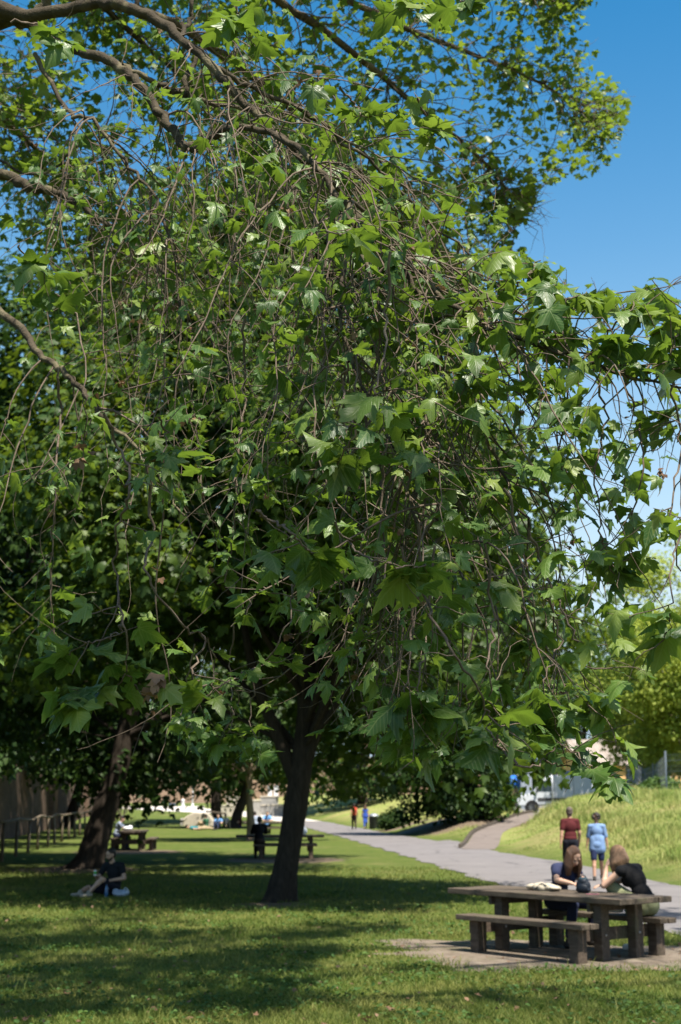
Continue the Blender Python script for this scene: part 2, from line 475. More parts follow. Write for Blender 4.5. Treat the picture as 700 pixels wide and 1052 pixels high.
# ------------------------------------------------------------------ the big plane tree the camera stands under
PLANE_FOOT = Vector((-6.4, 7.6, 0))
plane = empty('plane_tree', PLANE_FOOT, 0, 'huge spreading plane tree whose drooping twigs and lobed leaves fill the top of the view', 'tree')
OFF = np.array(tuple(PLANE_FOOT))
pr = np.random.default_rng(11)
BOUGHS = []; twigs = Tubes(); stems = Tubes()
L_pos, L_nrm, L_tip, L_sz = [], [], [], []      # near leaves
F_pos, F_nrm, F_tip, F_sz = [], [], [], []      # high leaves, far ones and those of the added shade shoots
D_pos, D_nrm, D_tip, D_sz = [], [], [], []      # dead leaves
UP = np.array([0, 0, 1.0])
def nz(v): return v / max(np.linalg.norm(v), 1e-9)
def put_leaf(p, out, size, near=True, stalk=True):
    """one leaf on its stalk; blades lie roughly level and hang a little outwards"""
    out = nz(out); az = nz(np.array([out[0], out[1], 0]) + pr.normal(0, .55, 3) * np.array([1, 1, 0]))
    st = nz(az * .9 + UP * pr.uniform(-.5, .5)) * size * pr.uniform(.25, .55)
    q = p + st
    tip = nz(az + UP * pr.uniform(-1.15, .05) + pr.normal(0, .25, 3))
    n = UP * pr.uniform(.5, 1.0) + az * pr.uniform(.0, .7) + pr.normal(0, .33, 3)
    if near:
        e = q + tip * size * 1.1
        if screen(e)[1] > floor_row(e) or in_sky_gap(e, True): return
    elif in_sky_gap(q + tip * size * .5): return
    A = (L_pos, L_nrm, L_tip, L_sz) if near else (F_pos, F_nrm, F_tip, F_sz)
    A[0].append(q); A[1].append(n); A[2].append(tip); A[3].append(size)
    if stalk and near: stems.add([p, p * .5 + q * .5 + UP * .01, q + tip * size * .03], [.0016, .0013, .0011], 3)
def dead_leaf(p, size):
    for _ in range(pr.integers(2, 5)):
        D_pos.append(p + pr.normal(0, size * .3, 3)); D_nrm.append(pr.normal(0, 1, 3)); D_tip.append(pr.normal(0, .5, 3) - UP); D_sz.append(size * pr.uniform(.5, .9))
WEDGE_Y = [-400, -50, 0, 40, 70, 100, 150, 180, 192, 230, 255, 290, 3000]
WEDGE_X = [700, 640, 612, 600, 630, 646, 642, 618, 560, 536, 522, 9999, 9999]
def in_sky_gap(e, near=False):
    if e[1] < 2: return False
    x, y = screen(e)
    if near: return x > 526 and -60 < y < np.interp(x, [526, 545, 580, 620, 660, 690, 702], [262, 256, 288, 300, 296, 268, 262])
    return x > np.interp(y, WEDGE_Y, WEDGE_X)
def screen(e):
    c_ = e[1] * CP + (e[2] - H) * SP
    return 350 + F * e[0] / c_, 526 - F * ((e[2] - H) * CP - e[1] * SP) / c_
FL_X = [-500, 0, 40, 160, 300, 330, 420, 500, 520, 592, 602, 655, 664, 700, 900]
FL_Y = [790, 790, 792, 805, 772, 765, 800, 800, 790, 802, 842, 848, 712, 690, 690]
def floor_row(e): return np.interp(screen(e)[0], FL_X, FL_Y) if e[1] > 2 else 9999           # how low the shoots hang
def twig_path(p, d, length, step, droop, wig, curl=0.0):
    pts = [p]; d = nz(d); n = max(3, int(length / step)); zig = nz(pr.normal(0, 1, 3))
    for i in range(n):
        u = i / n
        g = droop * (1 - u) + curl * max(0, u - .6) * -2.5
        d = nz(d + np.array([0, 0, -g]) * step * 2.2 + pr.normal(0, wig, 3) + zig * (.16 if i % 2 else -.16) * wig * 4)
        q = pts[-1] + d * step
        if len(pts) > 2 and q[1] > 2 and (screen(q)[1] > floor_row(q) - 18 or in_sky_gap(q, q[1] < 9)): break
        pts.append(q)
    while len(pts) < 3: pts.append(pts[-1] + d * .02)
    return np.array(pts)
def leafy_end(pts, r_end, nl, size, near=True):
    n = len(pts)
    for k in range(nl):
        i = min(n - 1, int(n * (1 - .5 * pr.random() ** 1.6)))
        d = pts[min(i + 1, n - 1)] - pts[max(i - 1, 0)]
        put_leaf(pts[i], nz(d) * .6 + pr.normal(0, .7, 3), size * pr.uniform(.55, 1.15), near)
def hanger(p, d, length, r0, size, droop=.9, sub=True, nl=5, curl=.5, wig=.12, sl=3):
    r0 = r0 * .8
    pts = twig_path(p, d, length, .075, droop, wig, curl)
    n = len(pts); rad = np.linspace(r0, r0 * .38, n) * (1 + .22 * (pr.random(n) > .72))
    twigs.add(pts, rad, 5)
    leafy_end(pts, r0, nl, size)
    if sub:
        for _ in range(int(length * 4.2) + 1):
            i = pr.integers(2, n); dd = nz(pts[min(i + 1, n - 1)] - pts[i - 1])
            side = nz(np.cross(dd, pr.normal(0, 1, 3)))
            l = pr.uniform(.10, .55); q = twig_path(pts[i], dd * .6 + side * .9, l, .05, .7, wig * 1.2, .6)
            twigs.add(q, np.linspace(r0 * .5, r0 * .22, len(q)), 4)
            leafy_end(q, r0, pr.integers(0, sl + 2), size * .66)
            if pr.random() < .06: dead_leaf(q[-1], .032)
    return pts
def bough(pix, k=10, sub=6):
    """pix: (px, py, depth, radius)"""
    pts = [P(a, b, c) if not isinstance(a, Vector) else a for a, b, c, _ in pix]
    p, r = smooth_path(pts, [q[3] * (.58 if q[3] < .09 else .72) for q in pix], sub)
    p[1:-1] += pr.normal(0, .007, (len(p) - 2, 3))
    T_ = Tubes(); T_.add(p - OFF, r * (1 + pr.normal(0, .03, len(r))), k); BOUGHS.append(T_)
    return p, r
V3 = lambda x, y, z: Vector((x, y, z))
# trunk, out of the picture on the left
trunk = Tubes()
tp, trd = smooth_path([V3(-6.4, 7.6, -.2), V3(-6.4, 7.6, .4), V3(-6.35, 7.6, 2.2), V3(-6.1, 7.6, 4.2), V3(-5.6, 7.5, 6.2), V3(-5.2, 8.0, 9.5), V3(-4.6, 8.6, 13), V3(-4.2, 9, 16)], [.85, .62, .52, .50, .42, .30, .18, .06], 6)
trunk.add(tp - OFF, trd * (1 + pr.normal(0, .02, len(trd))), 20)
B = {}
B['A'] = bough([(V3(-5.7, 7.5, 5.6), 0, 0, .17), (-150, 60, 7.2, .115), (0, 22, 7.0, .085), (30, 22, 6.9, .062), (45, 5, 6.9, .05), (70, -30, 6.8, .04)], 12)
B['B'] = bough([(V3(-5.5, 7.5, 6.4), 0, 0, .16), (-120, -5, 6.9, .10), (30, 15, 6.8, .06), (94, 3, 6.7, .052), (126, 5, 6.6, .05), (157, 19, 6.6, .047), (185, 38, 6.5, .043), (217, 68, 6.4, .039), (252, 105, 6.3, .036), (300, 150, 6.2, .033), (335, 186, 6.1, .031), (366, 222, 6.0, .030), (400, 258, 5.9, .027), (430, 300, 5.8, .024), (455, 346, 5.7, .021), (480, 400, 5.6, .017), (510, 470, 5.5, .012), (545, 545, 5.4, .008)], 10)
B['C'] = bough([(30, 22, 6.9, .05), (60, 45, 6.8, .046), (91, 58, 6.7, .044), (126, 70, 6.6, .042), (150, 95, 6.5, .040), (170, 125, 6.4, .038), (190, 150, 6.3, .036), (203, 152, 6.25, .034), (222, 139, 6.2, .030), (265, 132, 6.0, .026), (310, 155, 5.8, .023), (345, 200, 5.6, .019), (372, 250, 5.5, .014), (392, 320, 5.4, .010)], 10)
B['C2'] = bough([(126, 68, 6.6, .03), (157, 82, 6.7, .027), (188, 97, 6.9, .024), (240, 110, 7.2, .020), (300, 118, 7.6, .016), (380, 160, 8, .012), (440, 215, 8.2, .008)], 8)
B['D'] = bough([(V3(-5.7, 7.6, 4.9), 0, 0, .14), (-130, 150, 8.6, .085), (0, 178, 8.6, .06), (28, 191, 8.5, .054), (60, 199, 8.4, .045), (95, 219, 8.3, .036), (150, 262, 8.2, .026), (200, 320, 8.0, .016), (240, 390, 7.8, .008)], 10)
B['E'] = bough([(V3(-6.2, 7.6, 4.1), 0, 0, .12), (-150, 235, 7.0, .06), (0, 320, 6.6, .034), (35, 358, 6.4, .029), (60, 378, 6.3, .025), (85, 402, 6.2, .022), (108, 430, 6.1, .018), (150, 470, 6.0, .012), (190, 530, 5.9, .007)], 9)
B['Fb'] = bough([(36, 55, 6.9, .022), (60, 98, 6.8, .020), (72, 117, 6.7, .019), (95, 124, 6.6, .017), (128, 165, 6.5, .015), (160, 205, 6.4, .012), (180, 270, 6.3, .009), (186, 350, 6.2, .006)], 7)
B['I'] = bough([(382, 240, 5.95, .022), (420, 270, 5.8, .020), (460, 310, 5.6, .018), (500, 338, 5.5, .016), (560, 357, 5.4, .014), (610, 376, 5.3, .012), (660, 388, 5.2, .010), (740, 410, 5.1, .006)], 8)
B['J'] = bough([(395, 252, 6.0, .018), (430, 280, 6.2, .016), (448, 302, 6.3, .015), (475, 298, 6.4, .013), (500, 318, 6.5, .010), (530, 360, 6.5, .007)], 7)
B['K'] = bough([(300, 150, 6.2, .022), (360, 205, 6.6, .018), (430, 262, 7.0, .016), (500, 290, 7.4, .013), (560, 310, 7.6, .010), (620, 322, 7.8, .007), (700, 335, 7.8, .005)], 7)
B['L'] = bough([(217, 68, 6.4, .026), (262, 92, 6.6, .022), (320, 120, 6.8, .019), (390, 175, 7.0, .015), (450, 235, 7.2, .011), (500, 270, 7.3, .008)], 7)
B['M'] = bough([(185, 38, 6.5, .022), (195, 20, 6.6, .02), (198, 0, 6.6, .018), (205, -40, 6.7, .014)], 7)
B['N'] = bough([(190, 100, 6.5, .026), (193, 75, 6.5, .022), (215, 42, 6.6, .018), (240, 10, 6.7, .014), (262, -30, 6.8, .01)], 7)
B['O'] = bough([(0, 165, 9.5, .02), (40, 180, 9.4, .018), (80, 152, 9.2, .014), (105, 142, 9, .012), (150, 132, 8.8, .008)], 6)
B['Q'] = bough([(455, 346, 5.7, .016), (440, 420, 5.5, .013), (445, 480, 5.4, .010), (460, 560, 5.2, .008), (500, 640, 5.0, .006)], 7)
B['Rr'] = bough([(366, 222, 6.0, .018), (352, 290, 5.8, .015), (360, 370, 5.6, .012), (400, 450, 5.4, .009), (430, 540, 5.2, .006)], 7)
# far, high limbs carrying the upper crown
far_limbs = []
for pix in ([(V3(-5.3, 7.9, 8.6), 0, 0, .14), (120, -160, 11, .10), (280, -40, 13, .075), (420, 30, 15, .055), (545, 80, 17, .035), (615, 128, 18, .012)],
            [(V3(-5.4, 7.7, 7.6), 0, 0, .13), (150, -50, 10, .09), (300, 10, 12, .07), (430, 110, 14, .05), (510, 180, 15, .025), (535, 225, 15.5, .01)],
            [(V3(-4.9, 8.4, 11), 0, 0, .12), (200, -260, 13, .09), (400, -90, 15, .06), (520, -20, 16, .035), (575, 0, 16.5, .012)],
            [(V3(-5.2, 8, 9.3), 0, 0, .12), (0, -100, 12, .08), (120, 20, 14, .06), (230, 120, 16, .035), (300, 200, 17, .012)],
            [(V3(-5.6, 7.6, 6.6), 0, 0, .12), (-200, 0, 10, .09), (-40, 90, 13, .06), (60, 180, 15, .035), (110, 280, 16, .012)],
            [(V3(-5.4, 7.7, 7.2), 0, 0, .11), (100, 0, 10.5, .08), (260, 80, 12.5, .06), (380, 190, 14, .035), (450, 280, 15, .012)]):
    far_limbs.append(bough(pix, 9, 7))
# unseen limbs over and behind the camera, most added to shade lawn and table
over = []
for pts, rr in (([(-5.4, 7.5, 6.8), (-3.5, 5, 9), (-1, 2.5, 10.5), (2, .5, 11), (4, -1, 10.8)], [.16, .12, .09, .05, .02]),
                ([(-5.2, 7.8, 8), (-2.5, 7, 11), (1, 6, 12.5), (4, 6, 12.8), (6.5, 6, 12)], [.16, .12, .09, .05, .02]),
                ([(-5.7, 7.4, 6), (-5.5, 4, 8.5), (-5, 0, 10), (-4, -4, 10)], [.16, .11, .07, .02]),
                ([(-5.2, 8, 9), (-2, 10, 12.5), (2.5, 11, 14), (6, 11.5, 13.5)], [.15, .11, .07, .02]),
                ([(-5.1, 8, 9.5), (-3, 11, 12.5), (0, 14, 14), (4, 17, 14.6), (7, 18, 14)], [.15, .12, .08, .05, .02]),
                ([(-5, 8.4, 10.5), (-3, 12, 14), (-1, 16, 15.6), (1, 19.5, 15.8)], [.14, .11, .07, .02]),
                ([(-5.2, 7.8, 8.5), (-1, 8.5, 11.5), (3, 9, 12.5), (7, 9.5, 12.3)], [.14, .11, .07, .02]),
                ([(-5, 8.2, 9), (0, 11.5, 13), (4, 13.5, 13.8), (8.5, 14.5, 13)], [.14, .11, .07, .02]),
                ([(-5.2, 7.9, 8.8), (-1, 8.8, 11.5), (3, 11, 12.4), (6, 12.8, 12.6), (8, 15, 12)], [.15, .11, .08, .05, .02]),
                ([(-5.2, 7.9, 8.8), (2, 9.2, 11.8), (7, 11, 12), (10, 13.5, 11)], [.15, .11, .05, .02]),
                ([(-6.3, 7.6, 5.5), (-9, 7, 8), (-12, 7, 9.5), (-14, 8, 9.5)], [.15, .11, .07, .02])):
    p, r = smooth_path([Vector(a) for a in pts], rr, 7); T_ = Tubes(); T_.add(p - OFF, r, 9); BOUGHS.append(T_); over.append((p, r))

def along(name, a, b):
    p, r = B[name]; i = int(len(p) * (a + (b - a) * pr.random())); i = min(max(i, 1), len(p) - 2)
    return p[i], nz(p[i + 1] - p[i - 1]), r[i]
# random pendulous secondaries
for name, a, b, n, lmin, lmax, size in (('B', .35, .72, 13, .7, 1.7, .115), ('B', .60, .99, 28, .6, 1.9, .135), ('C', .25, .6, 7, .5, 1.4, .11), ('C', .55, .99, 22, .7, 1.8, .13),
                                        ('D', .35, .99, 16, .6, 1.6, .12), ('E', .40, .99, 10, .5, 1.2, .12), ('Fb', .3, .99, 12, .6, 1.5, .11), ('C2', .2, .99, 15, .6, 1.8, .115),
                                        ('I', .1, .99, 20, .25, .7, .13), ('J', .2, .99, 10, .5, 1.4, .125), ('K', .2, .99, 22, .4, 1.1, .115),
                                        ('L', .2, .99, 12, .6, 1.6, .115), ('Q', .2, .99, 16, .5, 1.3, .14), ('Rr', .2, .99, 18, .5, 1.4, .14), ('O', .2, .9, 5, .5, 1.2, .12)):
    for _ in range(n):
        p, d, r = along(name, a, b)
        side = nz(np.cross(d, pr.normal(0, 1, 3)))
        bare = pr.random() < .22
        hanger(p, d * .5 + side * .9 + UP * .1, pr.uniform(lmin, lmax), pr.uniform(.0035, .0068), size * .74, pr.uniform(.9, 2.0), True, 0 if bare else pr.integers(1, 5), pr.uniform(.2, .8), .12, 1 if bare else 3)
# bare hanging twigs
for name, a, b, n in (('B', .45, .95, 14), ('C', .4, .95, 12), ('L', .2, .95, 8), ('C2', .3, .95, 8), ('D', .4, .95, 8), ('Fb', .3, .95, 8), ('Rr', .1, .9, 9), ('Q', .1, .9, 9)):
    for _ in range(n):
        p, d, r = along(name, a, b); side = nz(np.cross(d, pr.normal(0, 1, 3)))
        hanger(p, d * .4 + side * .8, pr.uniform(.7, 1.7), pr.uniform(.004, .0065), .075, pr.uniform(1.3, 2.4), True, 1, .3, .12, 1)
# short leafy shoots standing along the outer boughs
for name, a, b, n, size in (('I', .15, .99, 78, .115), ('K', .25, .99, 46, .11), ('L', .2, .99, 26, .10), ('J', .3, .99, 16, .11), ('B', .55, .99, 40, .10), ('C', .5, .99, 34, .10), ('C2', .2, .99, 30, .09), ('D', .4, .99, 26, .10), ('Fb', .3, .99, 20, .085), ('E', .5, .99, 10, .10), ('O', .2, .99, 14, .09), ('Rr', .2, .99, 22, .11), ('Q', .2, .99, 22, .11)):
    for _ in range(int(n * (.6 if name == 'I' else .42))):
        p, d, r = along(name, a, b)
        q = twig_path(p, d * .5 + nz(pr.normal(0, 1, 3)) + UP * .15, pr.uniform(.12, .62), .05, .25, .2, .2)
        twigs.add(q, np.linspace(.0035, .0018, len(q)), 4); leafy_end(q, 0, pr.integers(2, 6), size)
# hanging twigs placed where the photograph shows them: (points px, py), depth, radius, leaf size, leaves at the end, dead leaves
for pix, Y, r0, size, nl, dead in (
    ([(60, 378), (62, 430), (58, 500), (52, 580), (56, 655)], 6.2, .006, .12, 5, 0),
    ([(108, 425), (126, 470), (134, 505), (121, 540), (118, 590), (128, 640), (130, 690), (110, 724)], 4.6, .0055, .15, 6, 0),
    ([(128, 640), (118, 652), (92, 663), (66, 672)], 4.6, .004, .16, 7, 0),
    ([(112, 715), (96, 716), (78, 722)], 4.6, .004, .17, 8, 0),
    ([(150, 470), (158, 545), (150, 585), (185, 640), (212, 655), (197, 690), (222, 706), (252, 694), (288, 660), (302, 600)], 4.8, .005, .13, 4, 1),
    ([(130, 690), (145, 712), (160, 708)], 4.6, .003, .10, 1, 3),
    ([(250, 330), (252, 400), (246, 470), (240, 540), (231, 600)], 5.6, .0055, .13, 5, 0),
    ([(262, 525), (282, 535), (302, 548), (314, 562), (326, 570)], 4.3, .005, .17, 8, 0),
    ([(345, 540), (362, 560), (385, 575), (420, 582), (438, 580)], 4.3, .004, .17, 6, 0),
    ([(398, 450), (392, 520), (396, 600), (388, 660), (392, 730)], 5.2, .005, .14, 6, 0),
    ([(412, 560), (424, 630), (420, 700), (424, 770)], 4.9, .005, .15, 7, 1),
    ([(430, 540), (436, 610), (462, 665), (492, 710), (503, 740), (508, 762)], 4.4, .0055, .16, 7, 0),
    ([(445, 560), (440, 640), (430, 700), (438, 745)], 4.8, .0045, .15, 7, 0),
    ([(500, 560), (506, 640), (502, 690), (506, 730)], 4.6, .0045, .15, 6, 0),
    ([(508, 720), (512, 760), (530, 785), (556, 785), (576, 765), (605, 785), (622, 800)], 4.6, .0045, .13, 6, 0),
    ([(560, 783), (590, 788), (632, 802)], 4.6, .003, .13, 4, 0),
    ([(545, 545), (560, 590), (585, 640), (600, 690), (606, 735)], 4.8, .005, .15, 6, 0),
    ([(520, 500), (535, 570), (548, 620), (545, 680)], 5.0, .005, .14, 7, 0),
    ([(640, 384), (655, 430), (660, 480), (650, 530), (648, 575)], 5.2, .005, .13, 6, 0),
    ([(690, 395), (700, 460), (690, 520), (700, 590)], 5.0, .005, .14, 6, 0),
    ([(610, 376), (622, 430), (612, 480), (618, 545), (630, 590)], 5.3, .005, .13, 6, 0),
    ([(720, 520), (695, 560), (690, 620), (684, 655)], 4.5, .004, .16, 6, 0),
    ([(720, 300), (700, 330), (690, 365)], 5.0, .005, .14, 8, 0),
    ([(500, 338), (525, 300), (540, 285), (556, 268)], 5.4, .005, .13, 7, 0),
    ([(540, 350), (560, 325), (580, 310), (604, 300)], 5.4, .005, .13, 8, 0),
    ([(600, 372), (620, 345), (640, 325), (652, 310)], 5.3, .005, .13, 8, 0),
    ([(655, 388), (675, 365), (690, 340)], 5.2, .005, .13, 8, 0),
    ([(330, 186), (318, 215), (345, 240), (362, 235)], 4.6, .004, .17, 7, 0),
    ([(400, 258), (398, 330), (388, 400), (404, 430)], 4.5, .005, .16, 7, 0),
    ([(360, 370), (352, 400), (362, 440), (346, 480)], 4.6, .005, .15, 6, 0),
    ([(20, 250), (30, 270), (45, 282)], 5.0, .004, .16, 6, 0),
    ([(10, 20), (45, 28), (60, 45)], 5.2, .005, .16, 6, 0),
    ([(230, -20), (245, 10), (242, 30)], 4.6, .005, .16, 5, 0),
    ([(380, -30), (400, 0), (428, 12)], 4.8, .005, .16, 7, 0),
    ([(440, -30), (475, 0), (485, 15)], 4.8, .005, .16, 5, 0),
    ([(430, 100), (438, 125), (446, 140)], 5.2, .005, .15, 5, 0),
    ([(350, 90), (365, 108), (372, 118)], 5.2, .005, .15, 5, 0),
    ([(165, 430), (172, 455), (160, 480)], 4.8, .004, .15, 4, 1),
    ([(60, 300), (80, 330), (88, 400), (86, 470)], 5.6, .005, .12, 3, 2),
    ([(215, 655), (222, 690), (214, 716)], 4.8, .003, .14, 5, 0),
    ([(240, 640), (236, 690), (238, 740), (225, 770)], 6.5, .004, .14, 8, 0),
    ([(262, 690), (258, 740), (268, 780)], 6.8, .004, .14, 8, 0),
    ([(200, 660), (190, 710), (184, 760)], 6.2, .004, .14, 7, 0),
    ([(560, 600), (575, 660), (560, 700), (572, 750)], 4.8, .004, .15, 7, 0)):
    pts = [P(a, b, Y + .12 * math.sin(i * 2.1)) for i, (a, b) in enumerate(pix)]
    p, r = smooth_path(pts, np.linspace(r0, r0 * .45, len(pts)), 7)
    p = p + pr.normal(0, .006, p.shape)
    twigs.add(p, r * (1 + .25 * (pr.random(len(r)) > .8)), 5)
    n = len(p)
    for _ in range(nl + pr.integers(0, 3)):
        i = int(n - 1 - abs(pr.normal(0, n * .13))); i = max(0, i)
        put_leaf(p[i], nz(p[i] - p[max(0, i - 3)]) + pr.normal(0, .4, 3) + UP * .1, size * .76 * pr.uniform(.55, 1.12))
    L = np.linalg.norm(np.diff(p, axis=0), axis=1).sum()
    for _ in range(int(L * 6)):
        i = pr.integers(2, n); dd = nz(p[i] - p[i - 2]); side = nz(np.cross(dd, pr.normal(0, 1, 3)))
        q = twig_path(p[i], dd * .5 + side, pr.uniform(.06, .32), .04, .7, .2, .6)
        twigs.add(q, np.linspace(r0 * .5, r0 * .22, len(q)), 4); leafy_end(q, r0, pr.integers(0, 3), size * .6)
    for _ in range(dead): dead_leaf(p[-1 - pr.integers(0, 3)] + pr.normal(0, .02, 3), .055)

def spray(p, d, length, size, nl, near=False, thick=.008):
    """upward or level shoot of the upper crown with leaf tufts"""
    q = twig_path(p, d, length, .14, .12, .22, -.1)
    twigs.add(q, np.linspace(thick, thick * .3, len(q)), 4)
    for _ in range(max(2, int(length * 3.2))):
        i = pr.integers(1, len(q)); e = twig_path(q[i], nz(q[i] - q[i - 1]) * .5 + nz(pr.normal(0, 1, 3)), pr.uniform(.2, .8), .12, .25, .25, 0)
        twigs.add(e, np.linspace(thick * .45, thick * .15, len(e)), 3)
        for _ in range(nl):
            c = e[max(0, len(e) - 1 - pr.integers(0, 4))]
            put_leaf(c + pr.normal(0, .09, 3), pr.normal(0, 1, 3), size * pr.uniform(.6, 1.2), near, False)
for k, (p, r) in enumerate(far_limbs):
    n = len(p)
    for i in pr.integers(int(n * .35), n, (100, 84, 66, 175, 185, 100)[k]):
        d = nz(p[min(i + 1, n - 1)] - p[i - 1]); s = nz(np.cross(d, pr.normal(0, 1, 3)))
        spray(p[i], d * .7 + s + UP * .15, pr.uniform(.35, 1.25) * (1.0 if k < 3 else 1.5), .095, 4)
for p, r, n_, l_ in ((far_limbs[0][0], 0, 55, 1.0), (far_limbs[1][0], 0, 34, .8), (far_limbs[2][0], 0, 34, .9)):
    n = len(p)
    for i in pr.integers(int(n * .74), n, n_):
        d = nz(p[min(i + 1, n - 1)] - p[i - 1]); s = nz(np.cross(d, pr.normal(0, 1, 3)))
        spray(p[i], d * .5 + s, pr.uniform(.2, l_), .09, 4)
for p, r in over:
    n = len(p)
    for i in pr.integers(int(n * .35), n, 50):
        d = nz(p[min(i + 1, n - 1)] - p[i - 1]); s = nz(np.cross(d, pr.normal(0, 1, 3)))
        spray(p[i], d * .7 + s + UP * .15, pr.uniform(.8, 2.6), .19, 4)

link('trunk', trunk.mesh('trunk'), M['bark_plane'], plane)
# unseen shoots added to shade table and lawn, reaching out from the nearest limb
allp = np.vstack([p[int(len(p) * .3):] for p, r in over + far_limbs])
made = 0
for _ in range(12000):
    if made >= 820: break
    gx_, gy_ = (pr.uniform(-6, 1), pr.uniform(12, 25)) if pr.random() < .08 else (pr.uniform(.6, 8.2), pr.uniform(11.5, 26))
    if math.sin(gx_ * 1.5 + 1 + math.sin(gy_ * .7)) * math.sin(gy_ * 1.25 + gx_ * .5) < -.42: continue      # gaps that let the sun through
    dz = pr.uniform(7.5, 13.5); c = np.array([gx_ + .258 * dz, gy_ - .414 * dz, dz])
    sx_, sy_ = screen(c) if c[1] > 2 else (0, -999)
    if -120 < sx_ < 820 and sy_ > -100: continue
    b0 = allp[np.argmin(((allp - c) ** 2).sum(1))]; d0 = np.linalg.norm(c - b0)
    if d0 > 6: continue
    m0 = (b0 + c) / 2 + np.array([0, 0, .12 * d0]) + pr.normal(0, .12, 3)
    tp_, tr_ = smooth_path([b0, m0, c], [.022, .015, .009], 5)
    if any(in_sky_gap(q) and -60 < screen(q)[0] < 760 and -60 < screen(q)[1] < 1052 for q in tp_): continue
    twigs.add(tp_, tr_, 5)
    spray(c, nz(c - b0) + pr.normal(0, .4, 3), pr.uniform(.6, 1.4), .19, 5); made += 1
print('shade shoots', made)

for T_ in BOUGHS: link('bough', T_.mesh('bough'), M['bark_plane'], plane)
for T_, nm, mt in ((twigs, 'twig', 'twig'), (stems, 'leaf_stalk', 'plane_leaf_far')):
    for a in T_.V: a -= OFF
    tag(link(nm, T_.mesh(nm), M[mt], plane), kind='stuff')
link('crown', leaf_mesh('crown', np.array(L_pos) - OFF, L_nrm, L_tip, L_sz, T_HI, True, True), M['plane_leaf'], plane)
link('upper_crown', leaf_mesh('upper_crown', np.array(F_pos) - OFF, F_nrm, F_tip, F_sz, T_MID), M['plane_leaf_far'], plane)
tag(link('dead_leaf_cluster', leaf_mesh('dead_leaf_cluster', np.array(D_pos) - OFF, D_nrm, D_tip, D_sz, T_MID), M['dead_leaf'], plane), kind='stuff')
print('PLANE leaves', len(L_pos), len(F_pos), 'dead', len(D_pos))
# ------------------------------------------------------------------ ground
def grid_coords(lo, hi, fine_lo, fine_hi, step):
    a = np.arange(fine_lo, fine_hi + step / 2, step)
    def ext(start, end, s):
        out = []; v = start
        while abs(v) < abs(end): s *= 1.35; v += s if end > start else -s; out.append(v)
        return out
    return np.array(sorted(ext(fine_lo, lo, step)) + list(a) + ext(fine_hi, hi, step))
gx = grid_coords(-1500, 1500, -32, 40, .6); gy = grid_coords(-1500, 2500, -12, 175, .7)
XX, YY = np.meshgrid(gx, gy); ZZ = terrain(XX, YY)
nxg, nyg = len(gx), len(gy)
ii, jj = np.meshgrid(np.arange(nyg - 1), np.arange(nxg - 1), indexing='ij')
q0 = (ii * nxg + jj).ravel()
dist_path = XX - np.interp(YY, XR_Y, XR_X)
dry = sstep(.3, 2.5, dist_path)
sd_, _ = side_dist(XX, YY)
def ground_material():
    t = NT('lawn'); c = t.coord()
    n1 = t.noise(c, .35, 5, .6); n2 = t.noise(c, 2.2, 5, .7); n3 = t.noise(c, 28, 4, .75)
    lawn = t.ramp(n2, [(.25, (.055, .088, .018)), (.5, (.090, .122, .024)), (.72, (.15, .155, .042))])
    lawn = t.mix(t.ramp(n1, [(.52, (0, 0, 0)), (.70, (.55, .55, .55))]), lawn, (.20, .185, .07))
    bank = t.ramp(n2, [(.28, (.11, .175, .035)), (.48, (.21, .27, .06)), (.7, (.36, .36, .13))])
    bank = t.mix(t.ramp(n1, [(.38, (0, 0, 0)), (.6, (.8, .8, .8))]), bank, (.32, .27, .12))
    d = t.n('ShaderNodeAttribute', attribute_name='dry').outputs['Fac']
    col = t.mix(d, lawn, bank)
    col = t.mix(t.ramp(n3, [(.35, (.45, .45, .45)), (.65, (0, 0, 0))]), col, (.035, .055, .015))
    s = t.n('ShaderNodeAttribute', attribute_name='soil').outputs['Fac']
    soil = t.ramp(t.noise(c, 7, 5, .7), [(.3, (.10, .075, .05)), (.7, (.21, .165, .115))])
    sm = t.math('MULTIPLY', s, 1.0)
    sm = t.ramp(t.math('ADD', sm, t.math('MULTIPLY', t.math('SUBTRACT', n2, .5), .9)), [(.42, (0, 0, 0)), (.58, (1, 1, 1))])
    col = t.mix(sm, col, soil)
    hgt = t.math('ADD', n3, t.math('MULTIPLY', t.noise(c, 90, 3), .6))
    return t.out(t.bsdf(col, .95, .1, 0, t.bump(hgt, .8, .04)))
SOIL = [(-7.4, 40.8, 2.0), (-1.3, 27.2, .8), (8.2, 79, 4.5), (6.0, 84, 3.2), (-1.8, 47.3, 2.2), (-7.9, 54.8, 2.2), (-5.5, 7, 2), (3.9, 91, 2.4)]
soil = np.zeros(XX.shape)
for sx_, sy_, sr in SOIL: soil = np.maximum(soil, np.exp(-(((XX - sx_) / sr) ** 2 + ((YY - sy_) / (sr * 1.2)) ** 2) ** 1.5))
me = np_mesh('ground', np.column_stack([XX.ravel(), YY.ravel(), ZZ.ravel()]), np.column_stack([q0, q0 + 1, q0 + nxg + 1, q0 + nxg]), 4, True, {'dry': dry.ravel(), 'soil': soil.ravel()})
tag(link('ground', me, ground_material()), kind='structure')

